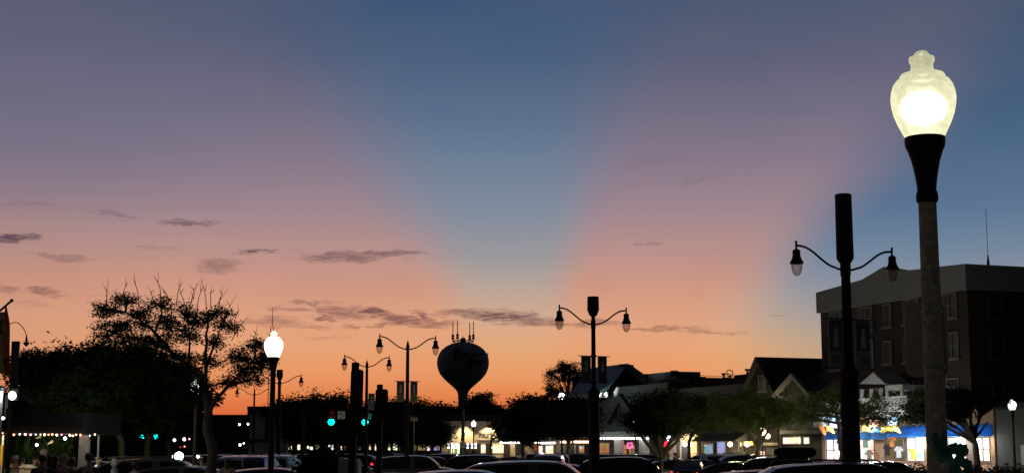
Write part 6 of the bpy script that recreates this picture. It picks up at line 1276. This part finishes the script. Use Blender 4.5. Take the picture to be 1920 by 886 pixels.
# ---- people
def skin_obj(name, nodes, edges, mat, parent, sub=1, rootn=0):
    me = bpy.data.meshes.new(name); me.from_pydata([n_[0] for n_ in nodes], edges, []); me.materials.append(MT[mat]); o = bpy.data.objects.new(name, me); C.objects.link(o); o.parent = parent
    md = o.modifiers.new('Skin', 'SKIN'); md.use_smooth_shade = True; lay = me.skin_vertices[0].data
    for i, n_ in enumerate(nodes):
        r_ = n_[1]; lay[i].radius = r_ if hasattr(r_, '__len__') else (r_, r_); lay[i].use_root = (i == rootn)
    o.modifiers.new('Sub', 'SUBSURF').levels = sub; o.modifiers['Sub'].render_levels = sub; return o
def person(label, px, D, h, face, top, bottom, hair, hat=None, pose='stand', skin='skin', bag=None, hood=False):
    q = pt(px, 860, D); t_ = thing('person', label, 'person', (q.x, D, .0), None); t_.rotation_euler = (0, 0, R(face)); k = h / 1.75
    V = lambda x, y, z: (x * k, y * k, z * k)      # faces -Y when face = 0
    arm = {'stand': [(.2, 0, 1.42), (.26, .01, 1.13), (.27, -.05, .88)], 'phone': [(.2, 0, 1.42), (.27, -.05, 1.15), (.14, -.27, 1.22)], 'hold': [(.2, 0, 1.42), (.27, .0, 1.14), (.2, -.22, 1.02)]}[pose]
    nodes = [(V(0, 0, .96), (.15 * k, .11 * k)), (V(0, 0, 1.12), (.135 * k, .1 * k)), (V(0, .01, 1.3), (.17 * k, .115 * k)), (V(0, .01, 1.43), (.12 * k, .09 * k)), (V(0, 0, 1.5), .055 * k), (V(0, -.01, 1.55), .052 * k), (V(0, -.02, 1.6), (.074 * k, .085 * k)), (V(0, -.015, 1.69), (.076 * k, .09 * k)), (V(0, 0, 1.74), .045 * k)]
    edges = [(0, 1), (1, 2), (2, 3), (3, 4), (4, 5), (5, 6), (6, 7), (7, 8)]
    for s_ in (-1, 1):
        a = len(nodes); sh, el, wr_ = arm; st = s_ * .02 if pose == 'stand' else 0
        nodes += [(V(s_ * sh[0], sh[1], sh[2]), .052 * k), (V(s_ * el[0], el[1], el[2]), .038 * k), (V(s_ * wr_[0], wr_[1], wr_[2]), .025 * k)]
        d = (Vector(wr_) - Vector(el)).normalized(); pm_ = Vector(wr_) + d * .06; nodes.append((V(s_ * pm_.x, pm_.y, pm_.z), (.03 * k, .018 * k))); edges += [(3, a), (a, a + 1), (a + 1, a + 2), (a + 2, a + 3)]
        sd_ = d.cross(Vector((1, 0, 0))).normalized()
        for fi in range(4):
            o1 = sd_ * (.027 - .018 * fi); ln_ = (.036, .042, .04, .032)[fi]; p1 = pm_ + o1 + d * .03; p2 = p1 + d * ln_ + Vector((-.008, -.004, 0)); p3 = p2 + d * ln_ * .7 + Vector((-.016, -.01, 0)); b_ = len(nodes)
            for pp in (p1, p2, p3): nodes.append((V(s_ * pp.x, pp.y, pp.z), .0085 * k))
            edges += [(a + 3, b_), (b_, b_ + 1), (b_ + 1, b_ + 2)]
        p1 = Vector(wr_) + d * .03 + sd_ * .03; p2 = p1 + d * .035 + sd_ * .02; p3 = p2 + d * .03; b_ = len(nodes)
        for pp in (p1, p2, p3): nodes.append((V(s_ * pp.x, pp.y, pp.z), .0095 * k))
        edges += [(a + 2, b_), (b_, b_ + 1), (b_ + 1, b_ + 2)]
        l_ = len(nodes); nodes += [(V(s_ * .095, 0, .88), (.09 * k, .095 * k)), (V(s_ * .105, -.01, .5), .058 * k), (V(s_ * .11, .02, .1), .038 * k), (V(s_ * .115, -.04, .045), (.042 * k, .035 * k)), (V(s_ * .12, -.16, .035), (.042 * k, .025 * k))]
        edges += [(0, l_), (l_, l_ + 1), (l_ + 1, l_ + 2), (l_ + 2, l_ + 3), (l_ + 3, l_ + 4)]
    body = skin_obj('body', nodes, edges, skin, t_)
    sh, el, wr_ = arm; n2 = [(V(0, 0, .9), (.165 * k, .125 * k)), (V(0, 0, 1.12), (.155 * k, .12 * k)), (V(0, .01, 1.3), (.185 * k, .13 * k)), (V(0, .01, 1.42), (.14 * k, .105 * k)), (V(0, .0, 1.475), (.075 * k, .07 * k))]; e2 = [(0, 1), (1, 2), (2, 3), (3, 4)]
    for s_ in (-1, 1):
        a = len(n2); mid_ = [(sh[i] + el[i]) / 2 for i in range(3)]; long_ = hood or top in ('cloth_black', 'cloth_grey'); n2 += [(V(s_ * sh[0], sh[1], sh[2]), .072 * k), (V(s_ * (el[0] if long_ else mid_[0] * 1.02), el[1] if long_ else mid_[1], el[2] if long_ else mid_[2] - .03), .056 * k)]; e2 += [(3, a), (a, a + 1)]
        if long_: n2.append((V(s_ * wr_[0], wr_[1], wr_[2]), .04 * k)); e2.append((a + 1, a + 2))
    skin_obj('shirt', n2, e2, top, t_)
    n3 = [(V(0, 0, .95), (.16 * k, .12 * k))]; e3 = []
    for s_ in (-1, 1): a = len(n3); n3 += [(V(s_ * .095, 0, .85), (.1 * k, .105 * k)), (V(s_ * .105, -.01, .5), .072 * k), (V(s_ * .11, .02, .12), .06 * k)]; e3 += [(0, a), (a, a + 1), (a + 1, a + 2)]
    skin_obj('trousers', n3, e3, bottom, t_)
    for s_ in (-1, 1):
        MB().ball(V(s_ * .12, -.09, .04), (.05 * k, .14 * k, .042 * k), 10, 6).build('shoe', MT['cloth_black'], t_, smooth=True, off=Vector((0, 0, 0)))
        MB().ball(V(s_ * .03, -.098, 1.655), .012 * k, 8, 6).build('eye', MT['white_trim'], t_, smooth=True, off=Vector((0, 0, 0)))
        MB().ball(V(s_ * .083, .0, 1.645), (.012 * k, .022 * k, .032 * k), 8, 6).build('ear', MT[skin], t_, smooth=True, off=Vector((0, 0, 0)))
    MB().ball(V(0, -.115, 1.63), (.013 * k, .018 * k, .024 * k), 8, 6).build('nose', MT[skin], t_, smooth=True, off=Vector((0, 0, 0)))
    MB().ball(V(0, -.098, 1.59), (.026 * k, .008 * k, .007 * k), 8, 5).build('mouth', MT['cloth_pink'], t_, smooth=True, off=Vector((0, 0, 0)))
    if hood:
        g = MB().ball(V(0, .012, 1.66), (.108 * k, .118 * k, .145 * k), 18, 12); g.build('hood', MT[top], t_, smooth=True, off=Vector((0, 0, 0)))
    else:
        g = MB(); g.ball(V(0, .012, 1.69), (.096 * k, .108 * k, .088 * k), 18, 12)
        if hair in ('hair_brown', 'hair_black') and 'long' in label: g.ball(V(0, .06, 1.56), (.085 * k, .05 * k, .15 * k), 14, 10)
        g.build('hair', MT[hair], t_, smooth=True, off=Vector((0, 0, 0)))
    if hat:
        g = MB().lathe([(.104 * k, 1.695 * k), (.104 * k, 1.72 * k), (.09 * k, 1.765 * k), (.05 * k, 1.795 * k), (.001, 1.8 * k)], 18); g.tube([V(-.07, -.09, 1.7), V(0, -.17, 1.69), V(.07, -.09, 1.7)], [.012, .014, .012], 6); g.box(-.06 * k, .06 * k, -.17 * k, -.08 * k, 1.695 * k, 1.705 * k); g.build('cap', MT[hat], t_, smooth=40, off=Vector((0, 0, 0)))
    if bag: MB().hexa([V(-.13, .13, 1.0), V(.13, .13, 1.0), V(.11, .25, 1.02), V(-.11, .25, 1.02), V(-.12, .12, 1.38), V(.12, .12, 1.38), V(.1, .22, 1.36), V(-.1, .22, 1.36)]).build('backpack', MT[bag], t_, off=Vector((0, 0, 0)))
    return t_
PEOPLE = [('person in a brown top with short hair right of the white post', 167, 39, 1.88, 178, 'cloth_brown', 'denim', 'hair_brown', 'cloth_brown', 'stand', 'skin', None),
 ('person in a pale blue hooded top walking under the left trees', 215, 46, 1.72, 95, 'cloth_white', 'cloth_grey', 'hair_brown', None, 'hold', 'skin', None),
 ('person in a dark shirt with long brown hair in the middle of the crowd', 104, 39, 1.84, 170, 'cloth_black', 'cloth_black', 'hair_brown', None, 'stand', 'skin', None),
 ('person with tan cap and dark green shirt in the crowd left of the white post', 120, 38.5, 1.86, 185, 'cloth_green', 'denim', 'hair_grey', 'beige', 'stand', 'skin', 'cloth_red'),
 ('person all in black with back turned in the crowd', 80, 38, 1.86, 190, 'cloth_black', 'cloth_black', 'hair_black', None, 'stand', 'skin_dark', None),
 ('person with grey hair facing the camera behind the crowd', 80.5, 44.6, 2.02, 10, 'cloth_navy', 'cloth_black', 'hair_grey', None, 'hold', 'skin', None),
 ('person in a white top bending in at the counter', 64, 44.5, 1.84, 100, 'cloth_white', 'cloth_navy', 'hair_black', None, 'hold', 'skin', None),
 ('person in a dark brown shirt at the left of the counter', 41, 44.6, 1.8, 160, 'cloth_brown', 'cloth_black', 'hair_black', None, 'stand', 'skin_dark', None),
 ('person in a mottled white shirt at the far left of the crowd', 21, 44, 1.76, 200, 'cloth_grey', 'cloth_black', 'hair_black', None, 'hold', 'skin', None),
 ('person with olive top between the cap wearer and the white post', 136, 40.5, 1.8, 175, 'cloth_olive', 'cloth_black', 'hair_black', None, 'stand', 'skin_dark', None),
 ('person in bright white shirt passing behind the thin white post', 184, 52, 1.78, 90, 'cloth_white', 'cloth_black', 'hair_black', None, 'hold', 'skin', None),
 ('person in a dark grey top between the long haired one and the tan cap', 94, 40.5, 1.87, 200, 'cloth_grey', 'cloth_black', 'hair_brown', None, 'hold', 'skin', None),
 ('person in olive shirt with grey hair at the planter box', 30, 45, 1.84, 160, 'cloth_olive', 'cloth_black', 'hair_grey', None, 'hold', 'skin', None),
 ('person in a navy jacket standing among the left tree trunks', 253, 42, 1.66, 150, 'cloth_navy', 'cloth_black', 'hair_black', None, 'hold', 'skin_dark', None),
 ('person in a pale pink shirt with long brown hair near the locust trunk', 427, 48, 1.72, 175, 'cloth_pink', 'denim', 'hair_brown', None, 'stand', 'skin', None),
 ('person in black passing before the red lantern', 1253, 96, 1.78, 90, 'cloth_black', 'cloth_black', 'hair_black', None, 'stand', 'skin_dark', None),
 ('person in black walking right of the red lantern', 1266, 97, 1.84, 60, 'cloth_black', 'cloth_black', 'hair_black', None, 'hold', 'skin_dark', None),
 ('person in dark clothes before the neon lit window', 1191, 100, 1.72, 120, 'cloth_black', 'cloth_black', 'hair_black', None, 'stand', 'skin_dark', None)]
for a in PEOPLE: person(*a, hood='hooded' in a[0])
point('crowd_fill', (pt(215, 830, 42).x, 41, 3.2), 25, (.9, .95, 1), .2)  # added fill light over the crowd, no lamp modelled
